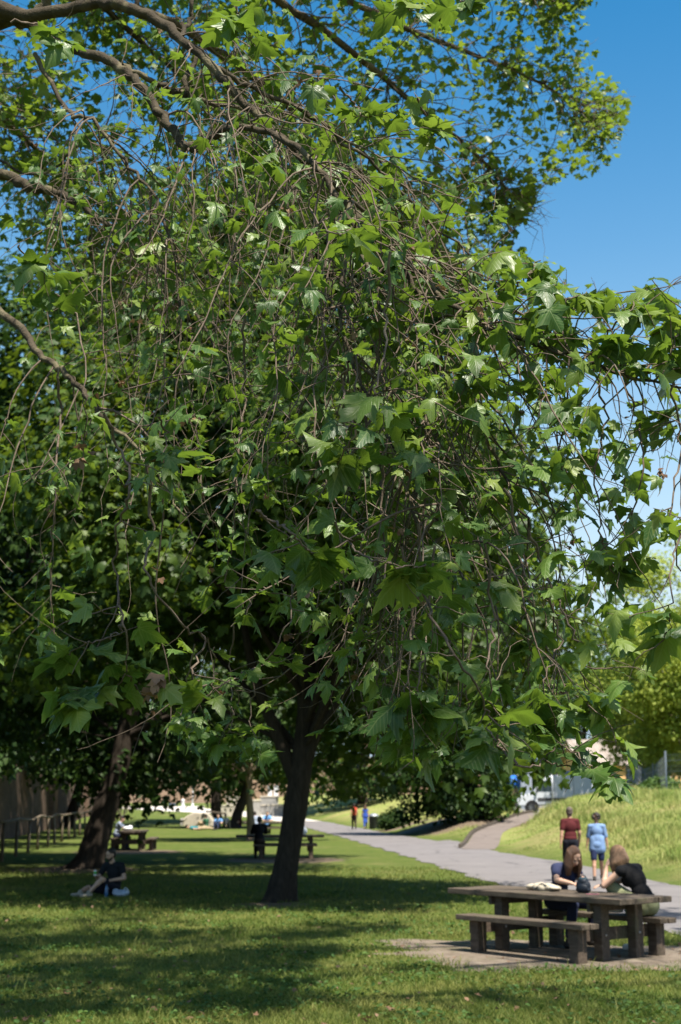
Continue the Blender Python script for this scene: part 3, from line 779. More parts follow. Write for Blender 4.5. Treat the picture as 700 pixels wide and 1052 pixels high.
def strip(name, left, right, mat, lift, nx=10):
    """a surface laid on the terrain between two edge lines"""
    V = []
    for a, b in zip(left, right):
        for k in range(nx + 1):
            u = k / nx; x = a[0] + (b[0] - a[0]) * u; y = a[1] + (b[1] - a[1]) * u
            V.append((x, y, tz(x, y) + lift))
    F_ = []
    for i in range(len(left) - 1):
        for k in range(nx):
            j = i * (nx + 1) + k; F_.append((j, j + 1, j + nx + 2, j + nx + 1))
    me = bpy.data.meshes.new(name); me.from_pydata(V, [], F_); me.update()
    return link(name, me, mat)
def asphalt(name, a, b, sc=1.0):
    t = NT(name); c = t.coord()
    n = t.noise(c, .8, 6, .7); g = t.noise(c, 160 * sc, 3, .8); k = t.noise(c, 14, 4, .6)
    col = t.ramp(n, [(.3, a), (.7, b)])
    col = t.mix(t.ramp(g, [(.45, (.5, .5, .5)), (.62, (0, 0, 0))]), col, tuple(x * .55 for x in a))
    col = t.mix(t.ramp(k, [(.58, (0, 0, 0)), (.7, (.35, .35, .35))]), col, (.20, .17, .13))
    vo = t.n('ShaderNodeTexVoronoi', feature='DISTANCE_TO_EDGE', i={'Vector': t.mix(.25, c, t.n('ShaderNodeTexNoise', i={'Vector': c, 'Scale': 2.0}).outputs['Color']), 'Scale': .55}).outputs['Distance']
    col = t.mix(t.ramp(vo, [(.004, (.75, .75, .75)), (.02, (0, 0, 0))]), col, tuple(x * .35 for x in a))
    col = t.mix(t.ramp(t.noise(c, .28, 3, .5), [(.5, (0, 0, 0)), (.53, (.45, .45, .45))]), col, tuple(x * .72 for x in b))
    return t.out(t.bsdf(col, .9, .2, 0, t.bump(g, .4, .006)))
M['asphalt'] = asphalt('pale asphalt', (.150, .140, .140), (.215, .200, .198))
M['asphalt_old'] = asphalt('old asphalt', (.15, .125, .11), (.215, .18, .16))
M['plaza'] = asphalt('pale gravel', (.48, .45, .40), (.60, .56, .50))
wob = lambda y, s: .10 * math.sin(y * 1.3 + s) + .07 * math.sin(y * 3.1 + 2 * s) + .04 * math.sin(y * 7.7 + s)
ys = np.concatenate([np.arange(-30, 118, .5)])
L_ = [(float(np.interp(y, XL_Y, XL_X)) + wob(y, 1), y) for y in ys]; R_ = [(float(np.interp(y, XR_Y, XR_X)) + wob(y, 4) * .6, y) for y in ys]
tag(strip('path', L_, R_, M['asphalt'], .014, 12), kind='structure')
ys = np.arange(117.5, 166, .5)
L_ = [(float(np.interp(y, XL_Y, XL_X)) - 1.0 * float(sstep(120, 145, y)) * 3, y) for y in ys]; R_ = [(float(np.interp(y, XR_Y, XR_X)), y) for y in ys]
tag(strip('plaza', L_, R_, M['plaza'], .02, 16), kind='structure')
# the side path climbing the bank, with its edging
def offset_line(line, o):
    out = []
    for i, p in enumerate(line):
        a = line[max(0, i - 1)]; b = line[min(len(line) - 1, i + 1)]
        d = np.array(b[:2]) - np.array(a[:2]); d /= np.linalg.norm(d); out.append((p[0] - d[1] * o, p[1] + d[0] * o))
    return out
sc_, _ = smooth_path([tuple(a) for a in SIDE], [1] * len(SIDE), 8)
Ls, Rs = offset_line(sc_, .66), offset_line(sc_, -.66)
tag(strip('side_path', Ls, Rs, M['asphalt_old'], .022, 8), kind='structure')
kb = MB(); ko = offset_line(sc_, .75)
for a, b in zip(ko[2:-6:2], ko[4:-4:2]):
    m = ((a[0] + b[0]) / 2, (a[1] + b[1]) / 2); an = math.atan2(b[1] - a[1], b[0] - a[0])
    kb.box((m[0], m[1], tz(*m) + .05), (math.hypot(b[0] - a[0], b[1] - a[1]) - .01, .12, .24), Matrix.Rotation(an, 3, 'Z'))
M['kerb'] = simple('kerb timber', (.085, .07, .055), .9)
tag(kb.build('kerb', M['kerb'], None, bevel=.01), kind='structure')
# the parking place behind the bank
M['tarmac'] = asphalt('car park', (.16, .15, .14), (.22, .21, .20))
tag(strip('car_park', [(9.5, y) for y in np.arange(89, 108, .7)], [(26, y) for y in np.arange(89, 108, .7)], M['tarmac'], .012, 24), kind='structure')
# bare earth round the near table
TC = Vector((2.85, 18.65, 0)); TU = Vector((.636, -.773, 0)).normalized(); TW = Vector((.773, .636, 0)).normalized()
def dirt_r(a): return 1 + .16 * math.sin(3 * a + .6) + .10 * math.sin(7 * a + 2) + .06 * math.sin(13 * a) + .04 * math.sin(29 * a)
def dirt_mask(x, y):
    px_, py_ = x - TC.x - .05, y - TC.y + .05
    a = (px_ * .96 + py_ * -.28) / 2.55; b = (px_ * .28 + py_ * .96) / 1.75
    an = np.arctan2(b, a); rr = np.hypot(a, b)
    lim = 1 + .16 * np.sin(3 * an + .6) + .10 * np.sin(7 * an + 2) + .06 * np.sin(13 * an) + .04 * np.sin(29 * an)
    return rr / lim
V = [(TC.x + .05, TC.y - .05, .012)]; nn = 160
for ring in (.5, .85, 1):
    for k in range(nn):
        an = 2 * math.pi * k / nn; rr = dirt_r(an) * ring; a, b = 2.55 * rr * math.cos(an), 1.75 * rr * math.sin(an)
        V.append((TC.x + .05 + a * .96 + b * .28, TC.y - .05 - a * .28 + b * .96, .012 if ring < 1 else .004))
F_ = [(0, 1 + k, 1 + (k + 1) % nn) for k in range(nn)]
for g in range(2):
    F_ += [(1 + g * nn + k, 1 + (g + 1) * nn + k, 1 + (g + 1) * nn + (k + 1) % nn, 1 + g * nn + (k + 1) % nn) for k in range(nn)]
t = NT('trodden earth'); c = t.coord()
n = t.noise(c, 3, 6, .7); g = t.noise(c, 60, 4, .8)
col = t.ramp(n, [(.25, (.10, .078, .058)), (.5, (.19, .155, .12)), (.75, (.28, .235, .19))])
col = t.mix(t.ramp(t.noise(c, 1.6, 5, .75), [(.50, (0, 0, 0)), (.66, (.7, .7, .7))]), col, (.075, .085, .03))
col = t.mix(t.ramp(g, [(.38, (.6, .6, .6)), (.55, (0, 0, 0))]), col, (.10, .08, .06))
M['earth'] = t.out(t.bsdf(col, .95, .1, 0, t.bump(t.math('ADD', g, n), .6, .03)))
me = bpy.data.meshes.new('dirt_patch'); me.from_pydata(V, [], F_); me.update()
tag(link('dirt_patch', me, M['earth']), kind='structure')

# ------------------------------------------------------------------ grass
gr = np.random.default_rng(21)
def blades(name, x, y, h, w, mat, lean=.5):
    n = len(x); z = terrain(x, y)
    an = gr.uniform(0, 2 * np.pi, n); l = gr.normal(0, lean, (n, 2)) * h[:, None]
    dx, dy = np.cos(an) * w / 2, np.sin(an) * w / 2
    base = np.column_stack([x, y, z - .01])
    A = base + np.column_stack([dx, dy, 0 * x]); B_ = base - np.column_stack([dx, dy, 0 * x])
    mid = base + np.column_stack([l[:, 0] * .35, l[:, 1] * .35, h * .6])
    Cm = mid + np.column_stack([dx, dy, 0 * x]) * .7; Dm = mid - np.column_stack([dx, dy, 0 * x]) * .7
    T_ = base + np.column_stack([l[:, 0], l[:, 1], h])
    V = np.stack([A, B_, Dm, Cm, T_], 1).reshape(-1, 3)
    o = (np.arange(n) * 5)[:, None]
    Fq = np.concatenate([o + np.array([[0, 1, 2]]), o + np.array([[0, 2, 3]]), o + np.array([[3, 2, 4]])])
    return tag(link(name, np_mesh(name, V, Fq, 3), mat), kind='stuff')
def grass_mat(name, cols, trans):
    t = NT(name); rnd = t.n('ShaderNodeNewGeometry').outputs['Random Per Island']
    col = t.ramp(rnd, [(i / (len(cols) - 1), c) for i, c in enumerate(cols)])
    n = t.noise(t.coord(), .55, 5, .65)
    col = t.mix(t.ramp(n, [(.42, (0, 0, 0)), (.62, (.8, .8, .8))]), col, cols[-1])
    col = t.mix(t.ramp(t.noise(t.coord('Object', (1, 1, 0)), .8, 4, .6), [(.52, (0, 0, 0)), (.66, (.6, .6, .6))]), col, cols[0])
    p = t.bsdf(col, .6, .2)
    tl = t.n('ShaderNodeBsdfTranslucent', i={'Color': t.mix(.5, col, trans)}).outputs[0]
    return t.out(t.n('ShaderNodeMixShader', i={0: .35, 1: p, 2: tl}).outputs[0])
M['grass'] = grass_mat('lawn grass', [(.060, .100, .018), (.090, .135, .023), (.125, .165, .028), (.21, .20, .055)], (.20, .30, .04))
M['long_grass'] = grass_mat('long grass', [(.09, .17, .03), (.16, .25, .05), (.26, .32, .08), (.42, .40, .16)], (.30, .32, .08))
def lawn_points(n, y0, y1):
    u = gr.random(n); y = 1 / (1 / y0 + u * (1 / y1 - 1 / y0)); x = gr.uniform(-1, 1, n) * (.27 * y + .8)
    y = y + gr.normal(0, .05, n)
    ok = (x < np.interp(y, XL_Y, XL_X) + gr.normal(.03, .06, n))
    dm = dirt_mask(x, y); ok &= dm > gr.uniform(.80, 1.12, n)
    for sx_, sy_, sr in SOIL: ok &= ((x - sx_) ** 2 + ((y - sy_) / 1.2) ** 2) > (sr * gr.uniform(.3, 1.0, n)) ** 2
    return x[ok], y[ok]
x, y = lawn_points(230000, 11.2, 42)
cl = .5 + .5 * np.sin(x * 1.7 + np.sin(y * 1.3) * 2) * np.sin(y * 1.1 + np.cos(x) * 1.5)
h = gr.uniform(.025, .075, len(x)) * (.75 + .6 * cl); big = gr.random(len(x)) > .985; h[big] *= 2.0
blades('grass', x, y, h, gr.uniform(.005, .010, len(x)) * (1 + (y - 11) / 18), M['grass'], .6)
# clover patches and small fallen leaves in the lawn
gn = 5200; px_, py_ = lawn_points(gn, 12, 34); kx, ky = lawn_points(260, 12, 34)
w_ = gr.integers(0, len(kx), 9000); cx_ = kx[w_] + gr.normal(0, .16, 9000); cy_ = ky[w_] + gr.normal(0, .22, 9000)
ok_ = (dirt_mask(cx_, cy_) > 1.02) & (cx_ < np.interp(cy_, XL_Y, XL_X) - .1)
cp_ = np.column_stack([cx_, cy_, np.full(len(cx_), 0.0) + gr.uniform(.02, .075, len(cx_))])[ok_]
tag(link('clover', leaf_mesh('clover', cp_, np.array([0, 0, 1.0]) + gr.normal(0, .35, cp_.shape), gr.normal(0, 1, cp_.shape), gr.uniform(.025, .06, len(cp_)), T_LOW), leaf_mat('clover leaf', [(.03, .07, .016), (.05, .10, .02), (.075, .13, .028)], (.2, .3, .04), .25, .6, .2)), kind='stuff')
lx_, ly_ = lawn_points(520, 11.5, 34); sel = gr.random(len(lx_)) < .9
lp_ = np.column_stack([lx_, ly_, gr.uniform(.035, .065, len(lx_))])[sel]
lp2 = np.column_stack([TC.x + gr.normal(0, 1.3, 46), TC.y + gr.normal(0, 1.0, 46), np.full(46, .022)])
lp_ = np.vstack([lp_, lp2])
tag(link('leaf_litter', leaf_mesh('leaf_litter', lp_, np.array([0, 0, 1.0]) + gr.normal(0, .4, lp_.shape), gr.normal(0, 1, lp_.shape), gr.uniform(.02, .06, len(lp_)), T_MID), M['dead_leaf']), kind='stuff')
def bank_points(n, y0, y1):
    u = gr.random(n); y = 1 / (1 / y0 + u * (1 / y1 - 1 / y0)); d = gr.uniform(.0, 24, n) ** 1.0
    x = np.interp(y, XR_Y, XR_X) + d
    s, _ = side_dist(x, y)
    ok = (s > .85 + gr.uniform(0, .3, n)) & (np.abs(x / y) < .30) & ~((x > 9.5) & (y > 88.5)) & ~((d < gr.uniform(0, 1.2, n)))
    for sx_, sy_, sr in SOIL: ok &= ((x - sx_) ** 2 + ((y - sy_) / 1.2) ** 2) > (sr * gr.uniform(.5, 1.0, n)) ** 2
    return x[ok], y[ok], d[ok]
x, y, d = bank_points(230000, 26, 100)
tall = np.clip(d / 3.4, .16, 1) * (.40 + .95 * np.clip(np.sin(x * .9 + y * .45) * np.sin(y * .5 - x * .6) * 1.6 + .25 * np.sin(x * 3.1 + y * 1.7), 0, 1))
tall *= 1 - .55 * ((y > 55) & (x < 9))
h = gr.uniform(.10, .38, len(x)) * tall
blades('long_grass', x, y, h, gr.uniform(.010, .020, len(x)) * (1 + (y - 26) / 40), M['long_grass'], .35)

# ------------------------------------------------------------------ trees
A0 = G(287, 926); 
tree('park_tree', 'shade tree with dark forked trunk in the middle of the lawn, dense rounded crown', A0, 15.5, .25,
     [(1.9, 3.6), (2.8, 5.4), (5, 5.8), (8, 5.7), (10.5, 4.8), (13, 3.4), (15.2, 1.3)], 150, 58000, .17, M['leaf_mid'], M['bark_dark'], T_MID, lean=(.9, 0), centre=(-.2, 1.2), seed=4, trunk_top=.66,
     fork=[(2.3, -1.0, .6, 6.5, .55), (2.5, 1.6, -.6, 7.2, .5), (3.4, .2, 2.6, 8, .5)], nlimb=34, clear=(.3, 1.6, 2.3, 5.4))
A1 = G(90, 892)
tree('park_tree', 'thick leaning tree trunk with flared roots beside the fence, at left', A1, 21, .38,
     [(3.0, 3.0), (4.4, 6.4), (8, 8), (12, 8), (16, 6.2), (19, 3.8), (21, 1.2)], 130, 42000, .20, M['leaf_wall'], M['bark_dark'], T_MID, lean=(.1, 0), centre=(2.1, 1.0), seed=5, trunk_top=.5,
     fork=[(5, -3, 1, 11, .5), (6, 5, 0, 12, .5)], nlimb=34)
tree('park_tree', 'low dense dark tree on the bank, its branches down over the soil beside the bush', (8.0, 80, tz(8, 80)), 11, .34,
     [(.35, 2.9), (1.6, 3.6), (4, 3.9), (7, 3.7), (9.5, 2.6), (11, .8)], 90, 26000, .24, M['leaf_dark'], M['bark_dark'], T_LOW, centre=(-2.5, 0), seed=6)
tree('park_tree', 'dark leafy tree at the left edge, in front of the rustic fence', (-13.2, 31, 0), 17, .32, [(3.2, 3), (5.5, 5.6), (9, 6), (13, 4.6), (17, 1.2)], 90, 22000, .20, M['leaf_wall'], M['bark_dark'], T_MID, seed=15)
m = G(240, 851); tree('park_tree', 'tree with a slim dark trunk behind the people sitting on the lawn', m, 12, .36, [(3.2, 2.4), (5, 4.2), (8, 4.6), (10.5, 3), (12, .8)], 60, 14000, .24, M['leaf_wall'], M['bark_dark'], T_LOW, lean=(.9, 0), centre=(1.0, 0), seed=7)
m = G(259, 864); tree('park_tree', 'tree with a pale sunlit trunk beside the second picnic table', m, 11, .20, [(2.6, 2.6), (4, 3.8), (7, 4.2), (9.5, 2.8), (11, .8)], 60, 14000, .22, M['leaf_mid'], M['bark_light'], T_LOW, lean=(-.3, 0), centre=(.3, 0), seed=8)
for i, (x, y, hgt, rad, mt, lab) in enumerate((
    (-17.2, 47, 19, 6.2, 'leaf_dark', 'dark tree overhanging the near end of the brick wall'),
    (-18.6, 60, 20, 6.5, 'leaf_wall', 'tall tree over the brick wall, second along the wall from the near end'),
    (-19.4, 70, 20, 6.2, 'leaf_dark', 'third tall tree over the brick wall, counted from the near end'),
    (-20.8, 82, 21, 6.5, 'leaf_wall', 'fourth tall tree over the brick wall, counted from the near end'),
    (-22.4, 95, 20, 6.2, 'leaf_dark', 'fifth tall tree over the brick wall, counted from the near end'),
    (-19.5, 104, 19, 6.0, 'leaf_wall', 'tree at the far end of the rustic fence'),
    (-9.5, 112, 20, 6.0, 'leaf_mid', 'broad tree rising behind the slim dark trunk'),
    (2.0, 128, 17, 6.0, 'leaf_mid', 'tree beyond the bend of the path, behind the walking pair'))):
    low = 3.6 if x < -15 else (2.6 if x < 0 else 1.0)
    tree('wall_tree' if x < -14 else 'park_tree', lab, (x, y, tz(x, y)), hgt, .4, [(low, rad * .5), (low + 2, rad * .9), (hgt * .5, rad), (hgt * .75, rad * .8), (hgt, rad * .2)], 70, 16000, .30, M[mt], M['bark_dark'], T_LOW, seed=20 + i, centre=((3.4, -1.0) if x < -15 else (0, 0)), group='trees along the brick wall' if x < -15 else None)  # wall row thickened and its crowns pushed forward to shade the brick wall
# right side: sunny trees behind the wire fence
for i, (px, py, Y, hgt, rad, mt, lab, low) in enumerate((
    (702, 812, 88, 16.5, 6.6, 'leaf_light', 'big bright yellow green tree behind the wire mesh fence', 3.0),
    (672, 812, 104, 13.5, 4.6, 'leaf_light', 'smaller yellow green tree behind the fence, left of the big bright one', 2.0),
    (596, 815, 150, 19, 8.0, 'leaf_cool', 'blue green tree far behind the tiled roof', 3.0),
    (545, 815, 150, 15, 6, 'leaf_cool', 'far blue green tree behind the white van', 2.0),
    (785, 812, 96, 18, 7.5, 'leaf_light', 'pale green tree beyond the fence at the picture edge, right of the big bright one', 2.2))):
    x = (px - 350) / F * Y; z = tz(x, Y)
    tree('park_tree', lab, (x, Y, z), hgt, .38, [(low - 1.2, rad * .30), (low + 1.4, rad * .70), (hgt * .42, rad), (hgt * .72, rad * .78), (hgt * .9, rad * .45), (hgt, rad * .12)], 150, 30000 if i < 2 else 22000, .225 if mt == 'leaf_light' else .3, M[mt], M['bark_dark'] if i else bark('red bark', (.05, .03, .022), (.10, .065, .05), (.16, .11, .085)), T_LOW, seed=40 + i, csize=.85, nup=.85, njit=.45, low_bias=.8)
def bush(label, c, rx, rz, n, size, mt, seed, name='bush'):
    r = np.random.default_rng(seed); root = empty(name, c, 0, label, 'bush')
    cn = 26; C = unit(r.normal(0, 1, (cn, 3))) * np.array([rx, rx, rz]) * .62; C[:, 2] = np.abs(C[:, 2]) * .9 + rz * .25
    w = r.integers(0, cn, n); d = unit(r.normal(0, 1, (n, 3)))
    pos = C[w] + d * np.array([rx * .42, rx * .42, rz * .36]) * np.abs(r.normal(.9, .25, n))[:, None]; pos[:, 2] = np.maximum(pos[:, 2], .04)
    link('foliage', leaf_mesh('foliage', pos, d * .6 + UP * .6 + r.normal(0, .4, (n, 3)), d + UP * .3 + r.normal(0, .4, (n, 3)), size * r.uniform(.6, 1.2, n), T_LOW), M[mt], root)
    tb = Tubes()
    for k in range(10):
        e = C[k]; tb.add(*smooth_path([(e[0] * .1, e[1] * .1, 0), (e[0] * .5, e[1] * .5, e[2] * .6), tuple(e)], [.03, .02, .008], 4), 5)
    link('stem', tb.mesh('stem'), M['bark_dark'], root); return root
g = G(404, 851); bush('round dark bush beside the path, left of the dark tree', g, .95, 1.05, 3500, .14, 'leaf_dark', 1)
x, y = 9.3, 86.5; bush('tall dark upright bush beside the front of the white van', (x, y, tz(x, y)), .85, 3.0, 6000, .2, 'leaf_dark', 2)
for i, (px, Y, rx, rz, mt, lab) in enumerate(((655, 90, 1.6, 1.2, 'leaf_light', 'pale bush behind the wire mesh fence, left of the low blue green one'), (672, 84, 1.2, .9, 'leaf_cool', 'low blue green bush behind the wire fence'),
                                              (722, 86, 1.5, 1.2, 'leaf_light', 'pale bush under the big bright tree'))):
    x = (px - 350) / F * Y; bush(lab, (x, Y, tz(x, Y)), rx, rz, 4000, .16, mt, 10 + i)
# ivy and scrub hanging over the near part of the wall
for i, (y, rx, rz, lab) in enumerate(((44, 2.2, 2.6, 'dark creeper hanging over the nearest stretch of brick wall'), (52, 2.4, 2.4, 'dark creeper on top of the brick wall, behind the leaning trunk'), (62, 2.6, 2.6, 'dark creeper on the brick wall past the leaning trunk'))):
    x = -9.6 - (y - 36) * .105 - 3.2
    bush(lab, (x - .4, y, 3.2), rx, rz, 7000, .2, 'leaf_dark', 30 + i, 'creeper')

# ------------------------------------------------------------------ walls
def brick(name, a, b, mortar, scale, stain):
    t = NT(name); c = t.coord('Object')
    sx = t.n('ShaderNodeSeparateXYZ', i={0: c}); v = t.n('ShaderNodeCombineXYZ', i={0: t.math('ADD', sx.outputs[0], sx.outputs[1]), 1: sx.outputs[2]}).outputs[0]
    br = t.n('ShaderNodeTexBrick', i={'Vector': v, 'Color1': (*a, 1), 'Color2': (*b, 1), 'Mortar': (*mortar, 1), 'Scale': scale, 'Mortar Size': .018, 'Brick Width': .5, 'Row Height': .16})
    n = t.noise(c, .7, 6, .7); n2 = t.noise(c, 7, 5, .7)
    col = t.mix(t.ramp(n, [(.4, (0, 0, 0)), (.65, (.8, .8, .8))]), br.outputs['Color'], stain)
    col = t.mix(t.ramp(n2, [(.35, (.6, .6, .6)), (.6, (0, 0, 0))]), col, tuple(x * .5 for x in a))
    return t.out(t.bsdf(col, .95, .1, 0, t.bump(t.math('ADD', n2, br.outputs['Fac']), .7, .04)))
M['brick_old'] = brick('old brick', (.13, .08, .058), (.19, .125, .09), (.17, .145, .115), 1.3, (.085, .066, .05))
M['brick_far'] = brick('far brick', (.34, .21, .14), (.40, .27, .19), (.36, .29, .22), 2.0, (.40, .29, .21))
fx = lambda y: -9.6 - (y - 36) * .105
# the masonry leans a little and is patched
root = empty('brick_wall', (fx(30) - 3.4, 30, 0), math.atan(.105), 'long old rough brick wall running back behind the rustic fence', 'wall')
mb = MB(); wr = random.Random(2); segs = 34; Lw = 136 / segs
top = [4.6 + wr.uniform(-.25, .25) for _ in range(segs + 1)]; bul = [wr.uniform(-.1, .1) for _ in range(segs + 1)]
for i in range(segs):
    y0, y1 = i * Lw, (i + 1) * Lw
    vs = []
    for y, tp_, b_ in ((y0, top[i], bul[i]), (y1, top[i + 1], bul[i + 1])):
        vs += [(b_ + .15, y, -.2), (b_, y, tp_ * .5), (b_ - .12, y, tp_), (b_ - .9, y, tp_ + .05), (b_ - 1, y, -.2)]
    mb.add(vs, [(k, k + 5, (k + 1) % 5 + 5, (k + 1) % 5) for k in range(5)])
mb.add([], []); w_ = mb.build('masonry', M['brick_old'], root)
bt = MB()
for y in (33, 66, 99): bt.box((.2, y, 1.9), (.7, 2.2, 4.2), None, .8)
bt.build('buttress', M['brick_old'], root, bevel=.04)
root = empty('brick_wall', (-30, 172, tz(-10, 172) - .3), 0, 'far sunlit brick wall closing the park behind the lamp post', 'wall')
mb = MB(); prof = [(0, 0)] ; 
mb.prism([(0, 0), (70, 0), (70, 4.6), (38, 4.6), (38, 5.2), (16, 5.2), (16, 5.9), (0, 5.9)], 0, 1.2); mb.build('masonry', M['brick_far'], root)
cp = MB(); 
for x0, x1, z in ((0, 16, 5.9), (16.02, 38, 5.2), (38.02, 70, 4.6)): cp.box(((x0 + x1) / 2, .55, z + .09), (x1 - x0, 1.5, .18))
cp.build('coping', simple('pale stone', (.48, .44, .37)), root, bevel=.02)
# ------------------------------------------------------------------ rustic fence on the left
M['fence_wood'] = bark('weathered pole', (.07, .055, .04), (.15, .12, .085), (.25, .20, .15), (6, 6, 2), .5)
root = empty('wooden_fence', (-9.6, 36, 0), 0, 'rustic pole fence running back along the brick wall at left', 'fence')
fr = random.Random(4); tops = []; y = -3.0
while y < 112:
    x = -.105 * y + fr.uniform(-.06, .06); hgt = 1.22 + fr.uniform(-.06, .08); lx = fr.uniform(-.06, .06)
    MB().tube([(x, y, -.2), (x + lx * .5, y, hgt * .5), (x + lx, y + fr.uniform(-.05, .05), hgt)], [.062, .058, .05], 9).build('post', M['fence_wood'], root, True)
    tops.append((x + lx, y, hgt - .06)); y += 3.5 + fr.uniform(-.4, .6)
for i in range(0, len(tops) - 3, 3):
    a, b = Vector(tops[i]), Vector(tops[i + 3]); d = (b - a) * .02
    pts = [a - d + Vector((.08, 0, .07)), Vector(tops[i + 1]) + Vector((.08, 0, .06 + fr.uniform(-.03, .03))), Vector(tops[i + 2]) + Vector((.08, 0, .06 + fr.uniform(-.03, .03))), b + d + Vector((.08, 0, .07))]
    MB().tube(pts, [.052, .048, .045, .040], 9).build('rail', M['fence_wood'], root, True)

# ------------------------------------------------------------------ picnic tables
def wood_mat(name, a, b, c_):
    t = NT(name); c = t.coord('Object', (1.2, 9, 9)); n = t.noise(c, 3, 6, .7, .4); g = t.noise(t.coord('Object', (3, 60, 60)), 4, 4, .7); s = t.noise(t.coord(), 2.3, 4, .7)
    col = t.ramp(n, [(.28, a), (.5, b), (.74, c_)])
    col = t.mix(t.ramp(s, [(.55, (0, 0, 0)), (.72, (.55, .55, .55))]), col, (.085, .095, .045))
    return t.out(t.bsdf(col, .8, .25, 0, t.bump(t.math('ADD', n, g), .5, .012)))
M['table_wood'] = wood_mat('weathered table timber', (.040, .030, .022), (.085, .066, .048), (.155, .125, .092))
M['post_wood'] = wood_mat('table post timber', (.038, .027, .020), (.075, .056, .041), (.13, .10, .075))
M['bolt'] = simple('steel bolt', (.35, .34, .33), .4, .5, .8, .1, 20, 0)
def picnic_table(loc, rz, label, group):
    """long axis along local x"""
    root = empty('picnic_table', loc, rz, label, 'picnic table', group)
    r = random.Random(6)
    top = MB(); W = 1.0; nb = 4
    for i in range(nb):
        y = -W / 2 + (i + .5) * W / nb
        top.box((-.18 + r.uniform(-.015, .015), y, .715 + r.uniform(-.003, .003)), (2.94, W / nb - .010, .07))
    top.build('tabletop', M['table_wood'], root, bevel=.010)
    for sy in (-.76, .70):
        st = MB()
        for k in (-.5, .5): st.box((.0 + r.uniform(-.01, .01), sy + k * .155, .435), (2.12, .147, .065))
        st.build('bench_seat', M['table_wood'], root, bevel=.009)
    for sx in (-.80, .86):
        for sy in (-.33, .30): MB().box((sx, sy, .34), (.13, .15, .68)).build('leg', M['post_wood'], root, bevel=.008)
        for sy in (-.76, .70): MB().box((sx, sy, .2), (.14, .16, .402)).build('bench_leg', M['post_wood'], root, bevel=.008)
        MB().box((sx - .094, -.03, .31), (.055, 1.55, .15)).build('crossbeam', M['post_wood'], root, bevel=.006)
        MB().box((sx - .09, -.015, .628), (.05, .88, .10)).build('top_bearer', M['post_wood'], root, bevel=.006)
        for sy in (-.33, .30): MB().lathe((sx + .066, sy, .31), [(.014, -.01), (.014, .008), (.008, .013)], 8, 'x').build('bolt', M['bolt'], root)
    return root
T_ROT = math.atan2(TU.y, TU.x)
GRP = 'picnic tables on the lawn'
t1 = picnic_table((TC.x, TC.y, 0), T_ROT, 'nearest heavy timber picnic table, two women sitting at it', GRP)
m = G(291, 882)
t2 = copy_tree(t1); t2.location = (m.x + .05, m.y + .5, m.z); t2.rotation_euler.z = R(2); t2['label'] = 'dark picnic table seen side on behind the forked tree trunk'
m3 = G(133, 874)
t3 = copy_tree(t1); t3.location = (m3.x, m3.y + 1.0, m3.z); t3.rotation_euler.z = R(93); t3['label'] = 'picnic table seen end on beside the leaning trunk and rustic fence'
m4 = G(250, 859)
t4 = copy_tree(t1); t4.location = (m4.x + 1.6, m4.y + .6, m4.z); t4.rotation_euler.z = R(8); t4['label'] = 'far picnic table beyond the pale sunlit trunk'
def tl(root, x, y, z):
    """a point in a table's own axes -> world"""
    v = Matrix.Rotation(root.rotation_euler.z, 3, 'Z') @ Vector((x, y, z)); return v + Vector(root.location)

# ------------------------------------------------------------------ things on the tables
M['cream'] = simple('cream cloth', (.40, .355, .275), .9, .1, 0, .12, 12, .3)
M['pack_blue'] = simple('dark blue nylon', (.008, .013, .022), .55, .3, 0, .3, 15, .3)
M['pack_teal'] = simple('teal nylon', (.012, .040, .058), .5, .3, 0, .3, 15, .3)
M['white'] = simple('white plastic', (.62, .63, .64), .5, .3, 0, .06, 8, .05)
M['black'] = simple('black plastic', (.012, .012, .013), .5, .4, 0, .2, 8, .05)
M['pink'] = simple('pink plastic', (.55, .22, .25), .5, .3, 0, .1, 8, 0)
M['steel'] = simple('galvanised steel', (.30, .32, .34), .45, .5, .6, .12, 8, .05)
p = tl(t1, -.42, .08, .75)
root = empty('cloth_bag', p, T_ROT + .15, 'crumpled cream cloth bag lying on the near picnic table', 'bag')
mb = MB(); r = random.Random(8)
for k in range(9): mb.ell((-.24 + k * .06, r.uniform(-.05, .05), .035 + r.uniform(0, .02)), (.075 + r.uniform(0, .03), .085 + r.uniform(0, .04), .038 + .035 * math.sin(k * .4 + .2)), Matrix.Rotation(r.uniform(-.8, .8), 3, 'Z') @ Matrix.Rotation(r.uniform(-.35, .35), 3, 'Y'))
mb.remesh('cloth', M['cream'], root, .009, 3); root.scale = (.75, .75, .85)
mb = MB(); mb.tube(smooth_path([(.10, -.09, .08), (.02, -.12, .11), (-.05, -.12, .07), (-.12, -.13, .02)], [.01] * 4)[0].tolist(), .008, 7); mb.build('strap', M['pack_blue'], root, True)
p = tl(t1, .22, .10, .75)
root = empty('backpack', p, T_ROT + .5, 'small dark blue backpack standing on the near picnic table between two women', 'backpack')
mb = MB(); mb.ell((0, 0, .12), (.13, .085, .125)); mb.ell((0, 0, .055), (.135, .095, .06)); mb.ell((0, -.01, .19), (.09, .07, .065)); mb.remesh('body', M['pack_blue'], root, .01, 5); root.scale = (.74,) * 3
mb = MB(); mb.ell((0, -.075, .085), (.10, .04, .075)); mb.remesh('front_pocket', M['pack_blue'], root, .01, 4)
mb = MB(); mb.ell((0, 0, .235), (.085, .06, .025)); mb.remesh('lid', M['pack_teal'], root, .008, 3)
mb = MB(); mb.tube(smooth_path([(-.05, 0, .25), (-.035, 0, .285), (0, 0, .295), (.035, 0, .285), (.05, 0, .25)], [.01] * 5)[0].tolist(), .010, 8); mb.build('handle', M['pack_teal'], root, True)
p = tl(t1, .47, -.02, .75)
